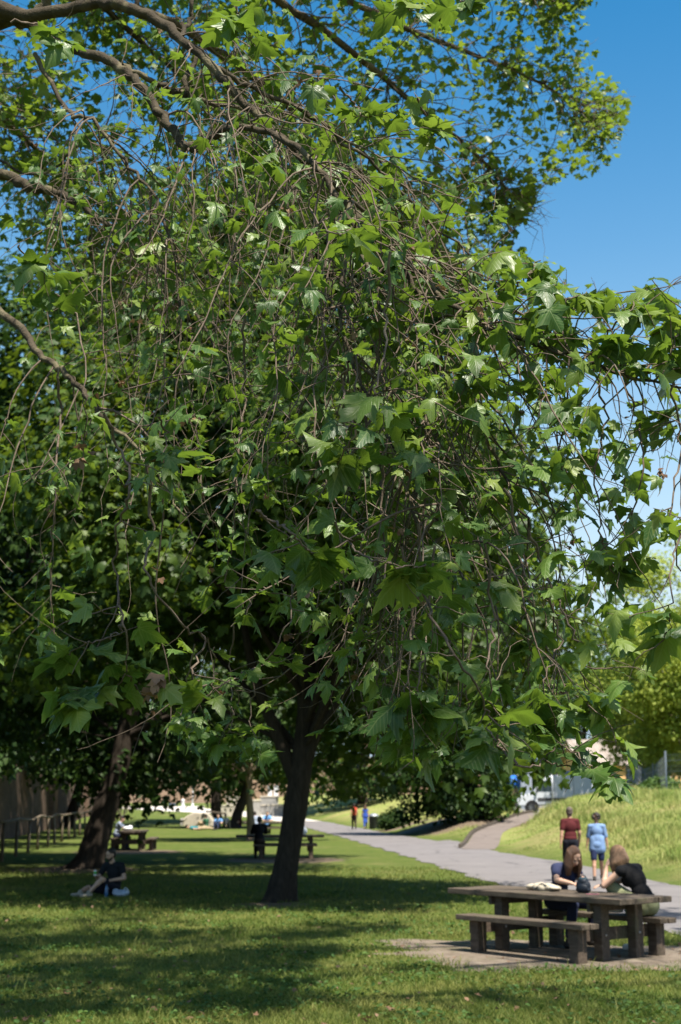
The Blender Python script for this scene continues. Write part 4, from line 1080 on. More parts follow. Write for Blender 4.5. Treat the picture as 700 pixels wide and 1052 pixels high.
root = empty('phone', p, T_ROT + .9, 'pink phone lying on the near picnic table beside the backpack', 'phone')
MB().box((0, 0, .006), (.15, .075, .010)).build('case', M['pink'], root, bevel=.003); MB().box((0, 0, .0125), (.138, .066, .002)).build('screen', M['black'], root)
p = tl(t2, .55, -.05, .75)
root = empty('plastic_bag', p, .3, 'white carrier bag standing on the dark picnic table behind the forked trunk', 'bag')
mb = MB(); mb.ell((0, 0, .13), (.20, .14, .15)); mb.ell((.06, 0, .2), (.1, .1, .1)); mb.ell((-.07, .02, .22), (.07, .08, .09)); mb.remesh('sack', M['white'], root, .015, 3)
mb = MB(); mb.tube(smooth_path([(-.06, 0, .27), (-.03, 0, .36), (.03, 0, .36), (.07, 0, .26)], [.01] * 4)[0].tolist(), .008, 6); mb.build('handle', M['white'], root, True)
p = tl(t3, -.1, .22, .75)
root = empty('plastic_bag', p, .3, 'white bag lying on the picnic table beside the rustic fence', 'bag')
mb = MB(); mb.ell((0, 0, .07), (.19, .13, .08)); mb.ell((.1, .03, .1), (.1, .1, .09)); mb.remesh('sack', M['white'], root, .015, 3)
mb = MB(); mb.tube(smooth_path([(-.06, 0, .12), (-.10, -.05, .16), (-.16, -.06, .10)], [.01] * 3)[0].tolist(), .008, 6); mb.build('handle', M['white'], root, True)

# ------------------------------------------------------------------ van, stall, hut and wire fence
M['van_white'] = simple('white van paint', (.52, .55, .59), .3, .5, 0, .04, 3, 0)
M['glass'] = NT('dark glass'); M['glass'] = M['glass'].out(M['glass'].bsdf((.03, .045, .05), .06, .6))
M['tyre'] = simple('tyre rubber', (.018, .018, .018), .85, .2, 0, .2, 20, .1)
M['grey_trim'] = simple('grey plastic trim', (.05, .052, .055), .6, .3, 0, .1, 10, .05)
M['orange_lamp'] = simple('amber lens', (.6, .2, .03), .3, .5, 0, .05, 10, 0)
vx, vy = 13.95, 91.0
van = empty('van', (vx, vy, tz(vx, vy)), R(-6), 'white panel van parked beyond the bank, its front to the left', 'van')
# length along local x, front at -x
prof = [(-2.85, .42), (-2.88, .78), (-2.72, 1.02), (-1.95, 1.24), (-1.25, 2.05), (-.95, 2.24), (-.3, 2.32), (2.75, 2.30), (2.84, 2.1), (2.86, .45)]
b = MB(); b.prism(prof, -.98, .98); b.build('body', M['van_white'], van, bevel=.06)
b = MB(); b.prism([(-1.93, 1.27), (-1.27, 2.03), (-1.23, 2.02), (-1.89, 1.25)], -.80, .80)
b.build('windscreen', M['glass'], van)
for sy in (-1, 1):
    b = MB(); y0, y1 = (.981, .992) if sy > 0 else (-.992, -.981)
    b.prism([(-1.72, 1.30), (-1.15, 1.97), (-.62, 2.02), (-.62, 1.30)], y0, y1); b.build('side_window', M['glass'], van)
    b = MB(); y0, y1 = (.981, 1.0) if sy > 0 else (-1.0, -.981)
    b.prism([(-1.6, .72), (2.1, .72), (2.1, .92), (-1.6, .92)], y0, y1); b.build('side_trim', M['grey_trim'], van)
    d = MB(); y0, y1 = (.981, .987) if sy > 0 else (-.987, -.981)
    for (x0, x1, z0, z1) in ((-.56, -.535, .5, 2.05), (.62, .645, .5, 2.15), (-1.78, -.55, .5, .52)): d.prism([(x0, z0), (x1, z0), (x1, z1), (x0, z1)], y0, y1)
    dr = d.build('door', M['grey_trim'], van)
    MB().box((-.72, sy * 1.0, 1.15), (.2, .03, .05)).build('handle', M['grey_trim'], dr, bevel=.008)
    mi = MB(); mi.ell((-1.62, sy * 1.15, 1.42), (.07, .12, .19)); mi.build('mirror', M['grey_trim'], van, True)
    MB().box((-2.62, sy * .78, .95), (.34, .30, .22), Matrix.Rotation(.35, 3, 'Y')).build('headlight', M['glass'], van, bevel=.04)
    for wx in (-1.95, 1.75):
        w = MB(); w.lathe((wx, sy * .86, .34), [(.2, -.12), (.31, -.12), (.345, -.08), (.345, .08), (.31, .12), (.2, .12)], 26, 'y'); wh = w.build('wheel', M['tyre'], van, True)
        w = MB(); w.lathe((wx, sy * (.86 + .115), .34), [(.21, -.01), (.20, .015), (.10, .022), (.04, .03)], 20, 'y'); w.build('rim', M['steel'], wh)
        w = MB(); w.lathe((wx, sy * .975, .36), [(.42, -.01), (.42, .008)], 28, 'y'); w.build('wheel_arch', M['black'], van)
b = MB(); b.box((-2.83, 0, .5), (.22, 1.9, .34)); b.build('bumper', M['grey_trim'], van, bevel=.05)
b = MB(); b.box((-2.85, 0, .84), (.09, 1.1, .16)); b.build('grille', M['black'], van, bevel=.02)
b = MB(); b.tube([(.1, -.5, 2.46), (2.6, -.5, 2.46)], .1, 12); b.build('roof_tube', M['steel'], van, True)
b = MB()
for x in (.5, 2.2): b.box((x, 0, 2.35), (.06, 1.7, .06))
b.build('roof_rack', M['steel'], van)
M['blue'] = simple('blue tarpaulin', (.02, .13, .50), .5, .4, 0, .25, 3, .4, .05)
M['green'] = simple('green plastic', (.06, .40, .06), .5, .3)
M['crate_wood'] = simple('crate board', (.30, .19, .11), .8)
M['orange'] = simple('ochre render', (.52, .33, .16), .9, .1, 0, .12, 2, .2)
def at(px, Y, dz=0):
    x = (px - 350) / F * Y * 1.0; return Vector((x, Y, tz(x, Y) + dz))
p = at(523, 98); root = empty('covered_stack', p, .2, 'blue tarpaulin thrown over a stack beyond the van', 'tarpaulin')
mb = MB(); mb.box((0, 0, .55), (1.7, 1.1, 1.1)); mb.build('crate', M['crate_wood'], root)
mb = MB(); r = random.Random(3)
for k in range(12): mb.ell((-.95 + .17 * k, r.uniform(-.1, .1), 1.45 + r.uniform(-.15, .2)), (.3, .75, .42), Matrix.Rotation(r.uniform(-.3, .3), 3, 'X'))
mb.remesh('tarpaulin', M['blue'], root, .04, 3)
p = at(520.5, 96); root = empty('plastic_bin', p, 0, 'small green plastic tub in front of the blue tarpaulin', 'tub')
mb = MB(); mb.lathe((0, 0, 0), [(.26, 0), (.34, .52), (.36, .54), (.36, .58)], 18); mb.build('tub', M['green'], root, True)
mb = MB(); mb.lathe((0, 0, .58), [(.37, 0), (.36, .04), (.1, .07)], 18); mb.build('lid', M['green'], root, True)
p = at(537, 97); root = empty('grey_cabinet', p, 0, 'tall pale grey cabinet standing behind the bonnet of the van', 'cabinet')
MB().box((0, 0, 1.2), (.75, .6, 2.4)).build('box', simple('grey blue paint', (.30, .34, .40), .5), root, bevel=.02)
MB().box((0, -.31, 1.2), (.62, .02, 2.1)).build('door', simple('grey blue door', (.27, .31, .37), .5), root, bevel=.01); MB().box((0, 0, 2.45), (.85, .7, .08)).build('roof', M['steel'], root, bevel=.01)
# tiled house beyond the van
t = NT('clay tiles'); c = t.coord(); sx = t.n('ShaderNodeSeparateXYZ', i={0: c}); wv = t.math('SINE', t.math('MULTIPLY', sx.outputs[0], 26)); wy = t.math('SINE', t.math('MULTIPLY', sx.outputs[1], 18))
n = t.noise(c, 1.6, 6, .75); col = t.ramp(n, [(.3, (.19, .155, .13)), (.5, (.28, .24, .205)), (.7, (.36, .32, .28))])
M['tiles'] = t.out(t.bsdf(col, .9, .1, 0, t.bump(t.math('ADD', wv, t.math('MULTIPLY', wy, .5)), .7, .05)))
hx, hy = 24.4, 124.0; hz = tz(hx, hy)
house = empty('house', (hx, hy, hz), R(4), 'ochre house with a pale tiled roof behind the van', 'house')
hw, hd, he, hr = 4.6, 3.6, 2.5, 4.5
w = MB(); w.prism([(-hd, 0), (hd, 0), (hd, he), (0, hr - .1), (-hd, he)], -hw, hw)
w.v = [(v[1], v[0], v[2]) for v in w.v]; w.build('wall', M['orange'], house)
rf = MB(); sl = math.atan2(hr - he, hd); ln = math.hypot(hr - he, hd) + .5
for s in (-1, 1): rf.box((0, s * (hd / 2 + .15), (he + hr) / 2 - .02 + .05), (hw * 2 + .8, ln, .14), Matrix.Rotation(-s * sl, 3, 'X'))
roof = rf.build('roof', M['tiles'], house, bevel=.02)
ch = MB(); ch.box((1.2, 1.0, hr + .15), (.5, .5, 1.1)); ch.box((1.2, 1.0, hr + .74), (.6, .6, .1)); ch.build('chimney', M['orange'], roof, bevel=.02)
for x in (-3, -.4, 2.4):
    wn = MB(); wn.box((x, -hd - .02, 1.45), (1.0, .08, 1.2)); wo = wn.build('window', M['white'], house, bevel=.01)
    MB().box((x, -hd - .07, 1.45), (.84, .02, 1.04)).build('pane', M['glass'], wo)
MB().box((1.0, -hd - .03, .98), (.8, .08, 1.96)).build('door', M['crate_wood'], house, bevel=.01)
# white trailer to the right of the van
lx, ly = 17.2, 97.5
lor = empty('box_trailer', (lx, ly, tz(lx, ly)), R(4), 'white box trailer standing behind the van, half hidden by the bank', 'trailer')
MB().box((0, 0, 1.35), (2.5, 1.7, 1.3)).build('box', M['white'], lor, bevel=.04)
MB().box((0, 0, .62), (2.7, .9, .14)).build('chassis', M['black'], lor)
b = MB(); b.tube([(-1.3, 0, .55), (-2.2, 0, .5)], .04, 8); b.build('tow_bar', M['steel'], lor)
MB().box((1.262, 0, 1.35), (.02, 1.5, 1.1)).build('door', M['steel'], lor, bevel=.006)
for s in (-1, 1):
    w = MB(); w.lathe((.1, s * .8, .33), [(.16, -.1), (.29, -.1), (.33, -.06), (.33, .06), (.29, .1), (.16, .1)], 24, 'y'); wh = w.build('wheel', M['tyre'], lor, True)
    w = MB(); w.lathe((.1, s * .9, .33), [(.18, -.01), (.15, .02), (.05, .03)], 16, 'y'); w.build('rim', M['steel'], wh)
# posts beside the van
p = at(563.5, 84); root = empty('post', p, 0, 'thin grey post in front of the door of the white van', 'post')
MB().tube([(0, 0, -.1), (0, 0, 2.35)], .045, 10).build('pole', M['steel'], root, True); MB().lathe((0, 0, 2.35), [(.055, 0), (.05, .03), (.015, .05)], 10).build('cap', M['steel'], root)
p = at(556, 84); root = empty('bollard', p, 0, 'short grey post beside the front wheel of the white van', 'post')
MB().tube([(0, 0, -.1), (0, 0, .52)], .05, 10).build('pole', M['steel'], root, True); MB().lathe((0, 0, .52), [(.06, 0), (.055, .03), (.02, .05)], 10).build('cap', M['steel'], root)
# wire mesh fence along the crest of the bank
M['wire'] = simple('grey fence wire', (.30, .33, .36), .5, .4, .2, .1, 8, 0)
M['fence_steel'] = simple('fence post steel', (.16, .19, .235), .5, .4, .2, .1, 8, 0)
def fpt(px, py, Y): v = P(px, py, Y); return (v.x, v.y, tz(v.x, v.y))
posts = [fpt(784, 0, 71), fpt(735, 0, 73.5), fpt(688.5, 0, 76), fpt(649, 0, 79.5), fpt(637, 0, 87), fpt(627, 0, 94.5), fpt(619, 0, 102), fpt(612.5, 0, 110)]
root = empty('wire_fence', posts[0], 0, 'grey steel wire mesh fence on top of the grassy bank', 'fence'); o = Vector(posts[0])
FH = 2.25
for q in posts:
    q = Vector(q) - o; MB().box((q.x, q.y, q.z + FH / 2), (.10, .10, FH + .3)).build('post', M['fence_steel'], root, bevel=.008)
for a, b in zip(posts[:-1], posts[1:]):
    a = Vector(a) - o; b = Vector(b) - o; d = b - a; n = Vector((d.x, d.y, 0)); L = n.length; mb = MB()
    off = Vector((d.y, -d.x, 0)).normalized() * .06
    for k in range(8):
        z = .12 + k * (FH - .2) / 7
        mb.tube([a + off + Vector((0, 0, z)), b + off + Vector((0, 0, z))], .020 if k % 2 == 0 else .007, 4)
    m = int(L / .2)
    for k in range(1, m):
        q = a + d * (k / m) + off; mb.tube([q + Vector((0, 0, .06)), q + Vector((0, 0, FH))], .006, 3)
    mb.build('mesh_panel', M['wire'], root)

# ------------------------------------------------------------------ far things on the lawn
p = at(383.3, 97.5); p.z = tz(p.x, p.y)
root = empty('litter_bin', p, 0, 'grey litter bin beside the far walking pair', 'bin')
MB().lathe((0, 0, 0), [(.26, 0), (.30, .05), (.33, .78), (.35, .80)], 18).build('body', M['grey_trim'], root, True); MB().lathe((0, 0, .8), [(.36, 0), (.37, .06), (.30, .16), (.12, .22)], 18).build('lid', M['steel'], root, True)
p = G(177, 828); root = empty('litter_bin', p, 0, 'blue grey bin standing by the far end of the rustic fence', 'bin')
MB().box((0, 0, .5), (.8, .7, 1.0)).build('body', simple('blue grey bin', (.06, .09, .14), .5), root, bevel=.04); MB().box((0, 0, 1.06), (.86, .76, .1)).build('lid', M['grey_trim'], root, bevel=.03)
p = G(188, 832); root = empty('bollard', p, 0, 'white bollard on the pale far plaza', 'bollard')
MB().lathe((0, 0, -.05), [(.22, 0), (.22, .1), (.16, .14), (.16, .95), (.19, .98), (.14, 1.08), (.03, 1.12)], 16).build('post', M['white'], root, True)
p = G(198, 829); root = empty('lamp_post', p, 0, 'white lamp post with a flat arm in front of the far brick wall', 'lamp post')
MB().tube([(0, 0, -.1), (0, 0, 2), (0, 0, 4.2)], [.09, .07, .055], 10).build('pole', M['white'], root, True); MB().box((.5, 0, 4.2), (1.2, .25, .1)).build('lamp_head', M['white'], root, bevel=.02)
MB().lathe((0, 0, 0), [(.16, 0), (.15, .3), (.09, .35)], 12).build('base', M['white'], root)
for px, lab in ((274.5, 'white upright panel among the stone blocks, left one of two'), (281, 'white upright panel among the stone blocks, right one of two')):
    p = G(px, 838); root = empty('white_panel', (p.x, p.y + 5, p.z + 0), 0, lab, 'panel', 'white panels behind the stone blocks')
    MB().box((0, 0, 1.6), (.42, .1, 2.2)).build('board', M['white'], root, bevel=.015); MB().box((0, .08, .8), (.1, .06, 1.7)).build('post', M['steel'], root)
# low stone mound and stacked blocks
M['stone'] = simple('pale stone', (.42, .38, .31), .9, .1, 0, .2, 2.5, .5, .03)
M['stone_grey'] = simple('grey stone', (.30, .29, .27), .9, .1, 0, .2, 2.5, .5, .03)
p = G(205, 848); root = empty('stone_mound', p, 0, 'low pale rounded stone structure on the lawn behind the sitting group', 'stone')
mb = MB(); mb.prism([(-1.15, -.1), (1.15, -.1), (1.1, .35), (.85, .72), (.45, .92), (-.35, .95), (-.8, .74), (-1.12, .5)], -.9, .9); mb.build('mass', M['stone'], root, bevel=.08)
mb = MB(); mb.box((-1.0, -.55, .22), (.7, .5, .6)); mb.build('end_block', M['stone_grey'], root, bevel=.05)
mb = MB(); mb.box((1.2, .2, .95), (1.5, .5, .12), Matrix.Rotation(.12, 3, 'Y')); mb.build('slab', M['kerb'], root, bevel=.02)
sr = random.Random(12)
for i, (px, py, w_, h_, lab) in enumerate(((231, 839, 1.5, .9, 'pale stone block, leftmost of the row behind the sitting group'), (240, 838, 1.3, 1.6, 'tall pale stone block second from the left in the far row'), (268, 837, 1.5, .8, 'low grey stone block below the two white panels'),
                                          (276, 836, 1.6, 1.5, 'broad grey stone block under the white panels'), (285, 838, 1.3, .9, 'grey stone block at the right end of the far row'), (262, 838, 1.0, 1.3, 'grey stone block just right of the pale sunlit trunk'))):
    p = G(px, py); root = empty('stone_block', p, sr.uniform(-.2, .2), lab, 'stone block', 'stone blocks at the far end of the lawn')
    m = MB(); m.box((0, 0, h_ / 2 - .05), (w_, .8, h_)); m.build('block', (M['stone'] if i < 2 else M['stone_grey']), root, bevel=.06)
    m = MB(); m.box((sr.uniform(-.15, .15), 0, h_ + .04), (w_ * 1.06, .88, .16)); m.build('capstone', M['stone'], root, bevel=.03)
# fallen leaves on the near grass
for i, (px, py, s, lab) in enumerate(((66, 1024, .085, 'dry brown fallen leaf on the near grass at lower left'), (398, 1042, .08, 'dry brown fallen leaf on the near grass at the bottom edge'), (386, 982, .035, 'small pale scrap on the left edge of the dirt patch'))):
    g = G(px, py)
    o_ = link('fallen_leaf', leaf_mesh('fallen_leaf', [(0, 0, 0)], [(.2, -.3, 1)], [(1, .4 * i, .1)], [s], T_HI[:1], True), M['dead_leaf']); o_.location = g + Vector((0, 0, .06)); tag(o_, lab, 'leaf')
# ------------------------------------------------------------------ people
def skin_mat(name, a):
    t = NT(name); n = t.noise(t.coord(), 30, 3); col = t.ramp(n, [(.3, tuple(x * .88 for x in a)), (.7, a)])
    return t.out(t.bsdf(col, .5, .35, 0, None))
M['skin'] = skin_mat('skin', (.50, .31, .22)); M['skin_tan'] = skin_mat('tanned skin', (.38, .22, .15))
def cloth(name, c): return simple(name, c, .85, .15, 0, .15, 9, .35, .006)
M['eye'] = simple('eye', (.02, .015, .012), .2, .5, 0, 0, 5, 0)
def hair_mat(name, a):
    t = NT(name); n = t.noise(t.coord('Object', (60, 60, 5)), 1.6, 4, .7); n2 = t.noise(t.coord(), 14, 3)
    c = t.ramp(t.math('ADD', t.math('MULTIPLY', n, .7), t.math('MULTIPLY', n2, .3)), [(.32, tuple(x * .35 for x in a)), (.5, a), (.68, tuple(x * 1.7 for x in a))])
    return t.out(t.bsdf(c, .45, .4, 0, t.bump(n, .9, .02)))
HAIR = {'brown': hair_mat('brown hair', (.085, .042, .022)), 'dark': simple('dark hair', (.018, .012, .009), .5, .4, 0, .4, 40, .7, .01),
        'light': hair_mat('light brown hair', (.16, .092, .050)), 'grey': simple('grey stubble hair', (.10, .08, .07), .7, .2, 0, .3, 60, .5, .005)}
def V(*a): return Vector(a)
BASE = dict(head=(0, .03, 1.585), neck=(0, 0, 1.44), chest=(0, 0, 1.24), waist=(0, 0, 1.05), pelvis=(0, 0, .93),
            sl=(-.175, 0, 1.39), sr=(.175, 0, 1.39), el=(-.235, -.03, 1.11), er=(.235, -.03, 1.11), wl=(-.25, .05, .87), wr=(.25, .05, .87),
            hl=(-.09, 0, .90), hr=(.09, 0, .90), kl=(-.095, .03, .50), kr=(.095, .03, .50), al=(-.095, 0, .09), ar=(.095, 0, .09))
def frame(d, up=V(0, 0, 1)):
    d = d.normalized(); x = d.cross(up)
    x = x.normalized() if x.length > 1e-4 else V(1, 0, 0)
    return x, d, x.cross(d).normalized()
def mat_from(x, y, z): return Matrix((x, y, z)).transposed()
def hand(mb, w, d, palm, curl, k=1.0, side=1):
    """palm and five separate bent fingers, d: pointing direction, palm: palm side"""
    d = d.normalized(); palm = (palm - d * palm.dot(d)); palm = palm.normalized() if palm.length > 1e-3 else d.orthogonal().normalized(); x = d.cross(palm).normalized() * side
    c = w + d * .045 * k
    mb.ell(c, (.039 * k, .050 * k, .014 * k), mat_from(x, d, palm), 12, 8)
    for i, (off, ln) in enumerate(((-.030, .066), (-.010, .076), (.010, .070), (.029, .054))):
        a = c + x * off * k + d * .040 * k; cu = curl * (1 + .12 * i)
        b = a + (d * math.cos(cu * .5) + palm * math.sin(cu * .5)) * ln * .5 * k
        e = b + (d * math.cos(cu * 1.3) + palm * math.sin(cu * 1.3)) * ln * .45 * k
        mb.capsule(a, b, .0088 * k, .0082 * k, 8); mb.capsule(b, e, .0082 * k, .0068 * k, 8)
    a = w + d * .022 * k - x * .030 * k; b = a + (-x * .75 + d * .7 + palm * .25).normalized() * .036 * k; e = b + (-x * .25 + d * .9 + palm * .5).normalized() * .03 * k
    mb.capsule(a, b, .0115 * k, .0095 * k, 8); mb.capsule(b, e, .0095 * k, .0075 * k, 8)
def person(label, loc, rz, pose=None, look=(0, 1, 0), hair='brown', hair_style='short', skin='skin', top=None, sleeve=.55, bottom=None, leg=.45, skirt=False, shoe=None, scale=1.0, voxel=.014, female=False, curl=(.5, .5), palm=None, beard=False, top_long=0.0, handdir=None, toes=None, group=None):
    J = dict(BASE); J.update(pose or {}); J = {k: Vector(v) for k, v in J.items()}
    root = empty('person', loc, rz, label, 'person', group); root.scale = (scale,) * 3
    f = .92 if female else 1.0
    spine = (J['neck'] - J['pelvis']).normalized(); sh = (J['sr'] - J['sl']).normalized(); fwd = spine.cross(sh) * -1
    fwd = sh.cross(spine) * -1 if False else spine.cross(sh).normalized() * -1
    hd = Vector(look).normalized()
    TM = mat_from(sh, sh.cross(spine).normalized(), spine)
    hips = (J['hr'] - J['hl']).normalized()
    def torso(mb, g=0.0):
        mb.ell(J['chest'] + spine * .02, (.155 * f + g, .105 * f + g, .17 + g * .4), TM)
        mb.ell(J['waist'], ((.130 * f if female else .142) + g, .098 * f + g, .15 + g * .4), TM)
        mb.capsule(J['chest'] + spine * .03, J['neck'] - spine * .05, .10 * f + g, .062 + g)
        for s in ('sl', 'sr'): mb.capsule(J['neck'] - spine * .055, J[s], .055 + g, .056 * f + g)
        if female:
            fr_ = sh.cross(spine).normalized() * -1
            for s in (-1, 1): mb.ell(J['chest'] + sh * s * .07 + TM @ V(0, -.07, .01), (.058 + g, .055 + g, .06 + g), TM)
    def pelv(mb, g=0.0):
        mb.ell(J['pelvis'], (.158 * (1.03 if female else .97) + g, .115 + g, .115 + g), mat_from(hips, hips.cross(spine).normalized() , spine))
        for s in 'lr': mb.ell(J['h' + s], (.085 + g, .09 + g, .09 + g))
    def limb(mb, a, b, r0, r1, t0=0, t1=1, g=0.0):
        p0 = a + (b - a) * t0; p1 = a + (b - a) * t1
        mb.capsule(p0, p1, r0 + (r1 - r0) * t0 + g, r0 + (r1 - r0) * t1 + g)
    # body: one continuous surface
    mb = MB(); torso(mb); pelv(mb)
    mb.capsule(J['neck'] - spine * .06, J['head'] - V(0, 0, .03), .058 * f, .052 * f)
    for s in 'lr':
        limb(mb, J['s' + s], J['e' + s], .050 * f, .040 * f); limb(mb, J['e' + s], J['w' + s], .041 * f, .027 * f)
        mb.ell(J['e' + s] + (J['w' + s] - J['e' + s]) * .25, (.043 * f,) * 3)
        limb(mb, J['h' + s], J['k' + s], .085, .056); limb(mb, J['k' + s], J['a' + s], .054, .036)
        cf = J['k' + s] + (J['a' + s] - J['k' + s]) * .3
        mb.ell(cf, (.056, .056, .08), mat_from(*[v for v in (lambda fr3: (fr3[0], fr3[2], fr3[1]))(frame(J['a' + s] - J['k' + s], V(0.01, 1, 0)))]))
        hdv = Vector(handdir[s]) if handdir and s in handdir else (J['w' + s] - J['e' + s])
        pm = Vector(palm[s]) if palm and s in palm else V(1 if s == 'l' else -1, 0, 0)
        hand(mb, J['w' + s], hdv, pm, curl[0 if s == 'l' else 1], 1.0 if not female else .93, 1 if s == 'l' else -1)
        td = Vector(toes[s]) if toes and s in toes else V(0, 1, 0)
        td = td.normalized(); mb.capsule(J['a' + s] - td * .03 - V(0, 0, .045), J['a' + s] + td * .15 - V(0, 0, .055), .038, .03)
    hx, hy, hzv = frame(hd); HM = mat_from(hx, hy, hzv); C = J['head']
    hp = lambda x, y, z: C + HM @ V(x, y, z)
    mb.ell(hp(0, -.008, .035), (.074, .094, .088), HM); mb.ell(hp(0, .018, -.035), (.058, .070, .078), HM); mb.ell(hp(0, .045, -.085), (.032, .032, .025), HM)
    mb.capsule(hp(0, .085, .012), hp(0, .104, -.022), .009, .0145, 8)
    for s in (-1, 1):
        mb.ell(hp(s * .074, -.005, -.005), (.012, .02, .032), HM); mb.ell(hp(s * .034, .072, -.02), (.022, .018, .02), HM); mb.ell(hp(s * .03, .078, .03), (.024, .012, .009), HM)
    mb.capsule(hp(-.02, .084, -.052), hp(.02, .084, -.052), .008, .008, 8)
    mb.remesh('body', M[skin], root, voxel, 2)
    for s in (-1, 1):
        e = MB(); e.ell(hp(s * .031, .0805, .012), (.012, .010, .008), HM, 10, 6); e.build('eye', M['eye'], root, True)
    e = MB(); e.ell(hp(0, .0905, -.052), (.022, .006, .007), HM, 12, 6); e.build('mouth', M['lip'], root, True)
    # hair
    h = MB()
    if hair_style in ('short', 'bob', 'long', 'tied'):
        h.ell(hp(0, -.022, .052), (.083, .094, .085), HM); h.ell(hp(0, -.055, .0), (.076, .062, .085), HM)
    if hair_style == 'stubble': h.ell(hp(0, -.022, .046), (.077, .092, .083), HM); h.ell(hp(0, -.05, -.01), (.07, .055, .07), HM)
    if hair_style in ('bob', 'long'):
        L = .215 if hair_style == 'bob' else .25; dn = V(0, 0, -1)
        for a in np.linspace(-2.1, 2.1, 15):
            s0 = hp(.072 * math.sin(a), -.02 - .072 * math.cos(a), .05); d = (HM @ V(math.sin(a), -math.cos(a), 0)); dd = (dn * .85 + (HM @ V(0, 0, -1)) * .3).normalized()
            b_ = 1 if hair_style == 'bob' else 0; h.capsule(s0, s0 + dd * L * .6 + d * (.022 + .012 * b_), .028, .034); h.capsule(s0 + dd * L * .6 + d * (.022 + .012 * b_), s0 + dd * L * (1.0 + .08 * math.sin(a * 5)) + d * .014, .034, .017 + .009 * b_)
    if hair_style == 'tied':
        h.ell(hp(0, -.12, .03), (.04, .045, .04), HM)
    if hair_style == 'curly':
        r = random.Random(3)
        for _ in range(46):
            a, b = r.uniform(-math.pi, math.pi), r.uniform(-.7, 1.5); d = V(math.sin(a) * math.cos(b), math.cos(a) * math.cos(b), math.sin(b))
            if d.y > .5 and d.z < .6: continue
            h.ell(hp(d.x * .085, d.y * .09 - .02, d.z * .09 + .03), (.034, .034, .034))
    h.remesh('hair', HAIR[hair], root, max(.009, voxel * .8), 2)
    if beard:
        b = MB(); b.ell(hp(0, .035, -.075), (.055, .055, .045), HM); b.ell(hp(0, .02, -.05), (.062, .05, .05), HM); b.remesh('beard', HAIR['dark'], root, .008, 2)
    # clothes
    if top:
        c = MB(); torso(c, .014)
        if top_long:
            c.ell(J['waist'], (.155, .122, .19), TM); c.ell(J['pelvis'] - V(0, 0, .02), (.182, .148, .15), TM)
            for u in (-.07, -.025, .025, .07): c.capsule(J['waist'] + sh * u, J['pelvis'] + sh * u * 1.25 - V(0, 0, top_long * .6), .118, .128)
        else: c.ell(J['pelvis'] + spine * .06, (.150 * f + .02, .112 + .018, .08), TM)
        for s in 'lr':
            limb(c, J['s' + s], J['e' + s], .053 * f, .045 * f, 0, min(1, max(.05, sleeve)), .014)
            if sleeve > 1: limb(c, J['e' + s], J['w' + s], .044 * f, .030 * f, 0, sleeve - 1, .012)
        c.remesh('shirt' if sleeve <= 1 else 'long_sleeved_top', top, root, voxel, 9 if top_long else 4)
    if bottom:
        c = MB(); pelv(c, .014)
        for s in 'lr':
            limb(c, J['h' + s], J['k' + s], .087, .060, 0, min(1, leg * 2), .015)
            if leg > .5: limb(c, J['k' + s], J['a' + s], .058, .044, 0, (leg - .5) * 2, .012)
        if skirt:
            for k in range(5):
                u = k / 4; c.capsule(J['hl'] * (1 - u) + J['hr'] * u, J['kl'] * (1 - u) + J['kr'] * u, .09, .085)
        c.remesh('trousers' if leg > .7 else ('skirt' if skirt else 'shorts'), bottom, root, voxel, 3)
    if shoe:
        for s in 'lr':
            td = Vector(toes[s]).normalized() if toes and s in toes else V(0, 1, 0)
            c = MB(); a = J['a' + s]; c.capsule(a - td * .035 - V(0, 0, .05), a + td * .15 - V(0, 0, .062), .046, .038); c.capsule(a, a - V(0, 0, .04), .045, .045); c.remesh('shoe', shoe, root, max(.01, voxel), 2)
    return root
M['lip'] = simple('lips', (.30, .11, .09), .5, .3, 0, .05, 20, 0)
C_ = dict(navy=cloth('navy cotton', (.028, .034, .075)), black=cloth('black cotton', (.008, .008, .009)), olive=cloth('sage trousers', (.21, .22, .12)), denim=cloth('dark denim', (.02, .026, .055)), red=cloth('dark red cotton', (.070, .014, .016)),
          blue=cloth('light blue linen', (.15, .24, .42)), darkshort=cloth('dark shorts', (.012, .013, .02)), navyshort=cloth('navy shorts', (.015, .022, .06)), char=cloth('charcoal tee', (.014, .016, .020)), white=cloth('white tee', (.6, .6, .6)),
          orange=cloth('red vest', (.45, .10, .05)), brown=cloth('brown trousers', (.03, .022, .018)), cobalt=cloth('cobalt dress', (.03, .07, .30)), greyblue=cloth('grey blue tee', (.22, .26, .33)), teal=cloth('teal tee', (.04, .16, .18)), green=cloth('dark green tee', (.03, .09, .05)), skyblue=cloth('sky blue tee', (.12, .28, .55)), khaki=cloth('khaki', (.30, .24, .15)))
M['boot'] = simple('pale shoe', (.30, .26, .21), .7); M['shoe_dark'] = simple('dark shoe', (.025, .022, .02), .6); M['shoe_white'] = simple('white shoe', (.6, .6, .58), .6)
# --- the two women astride the far bench of the near table
def bench_dir(sign): return math.atan2(-TU.x * sign, TU.y * sign)      # local +y along the bench
pL = tl(t1, -.80, .70, 0)
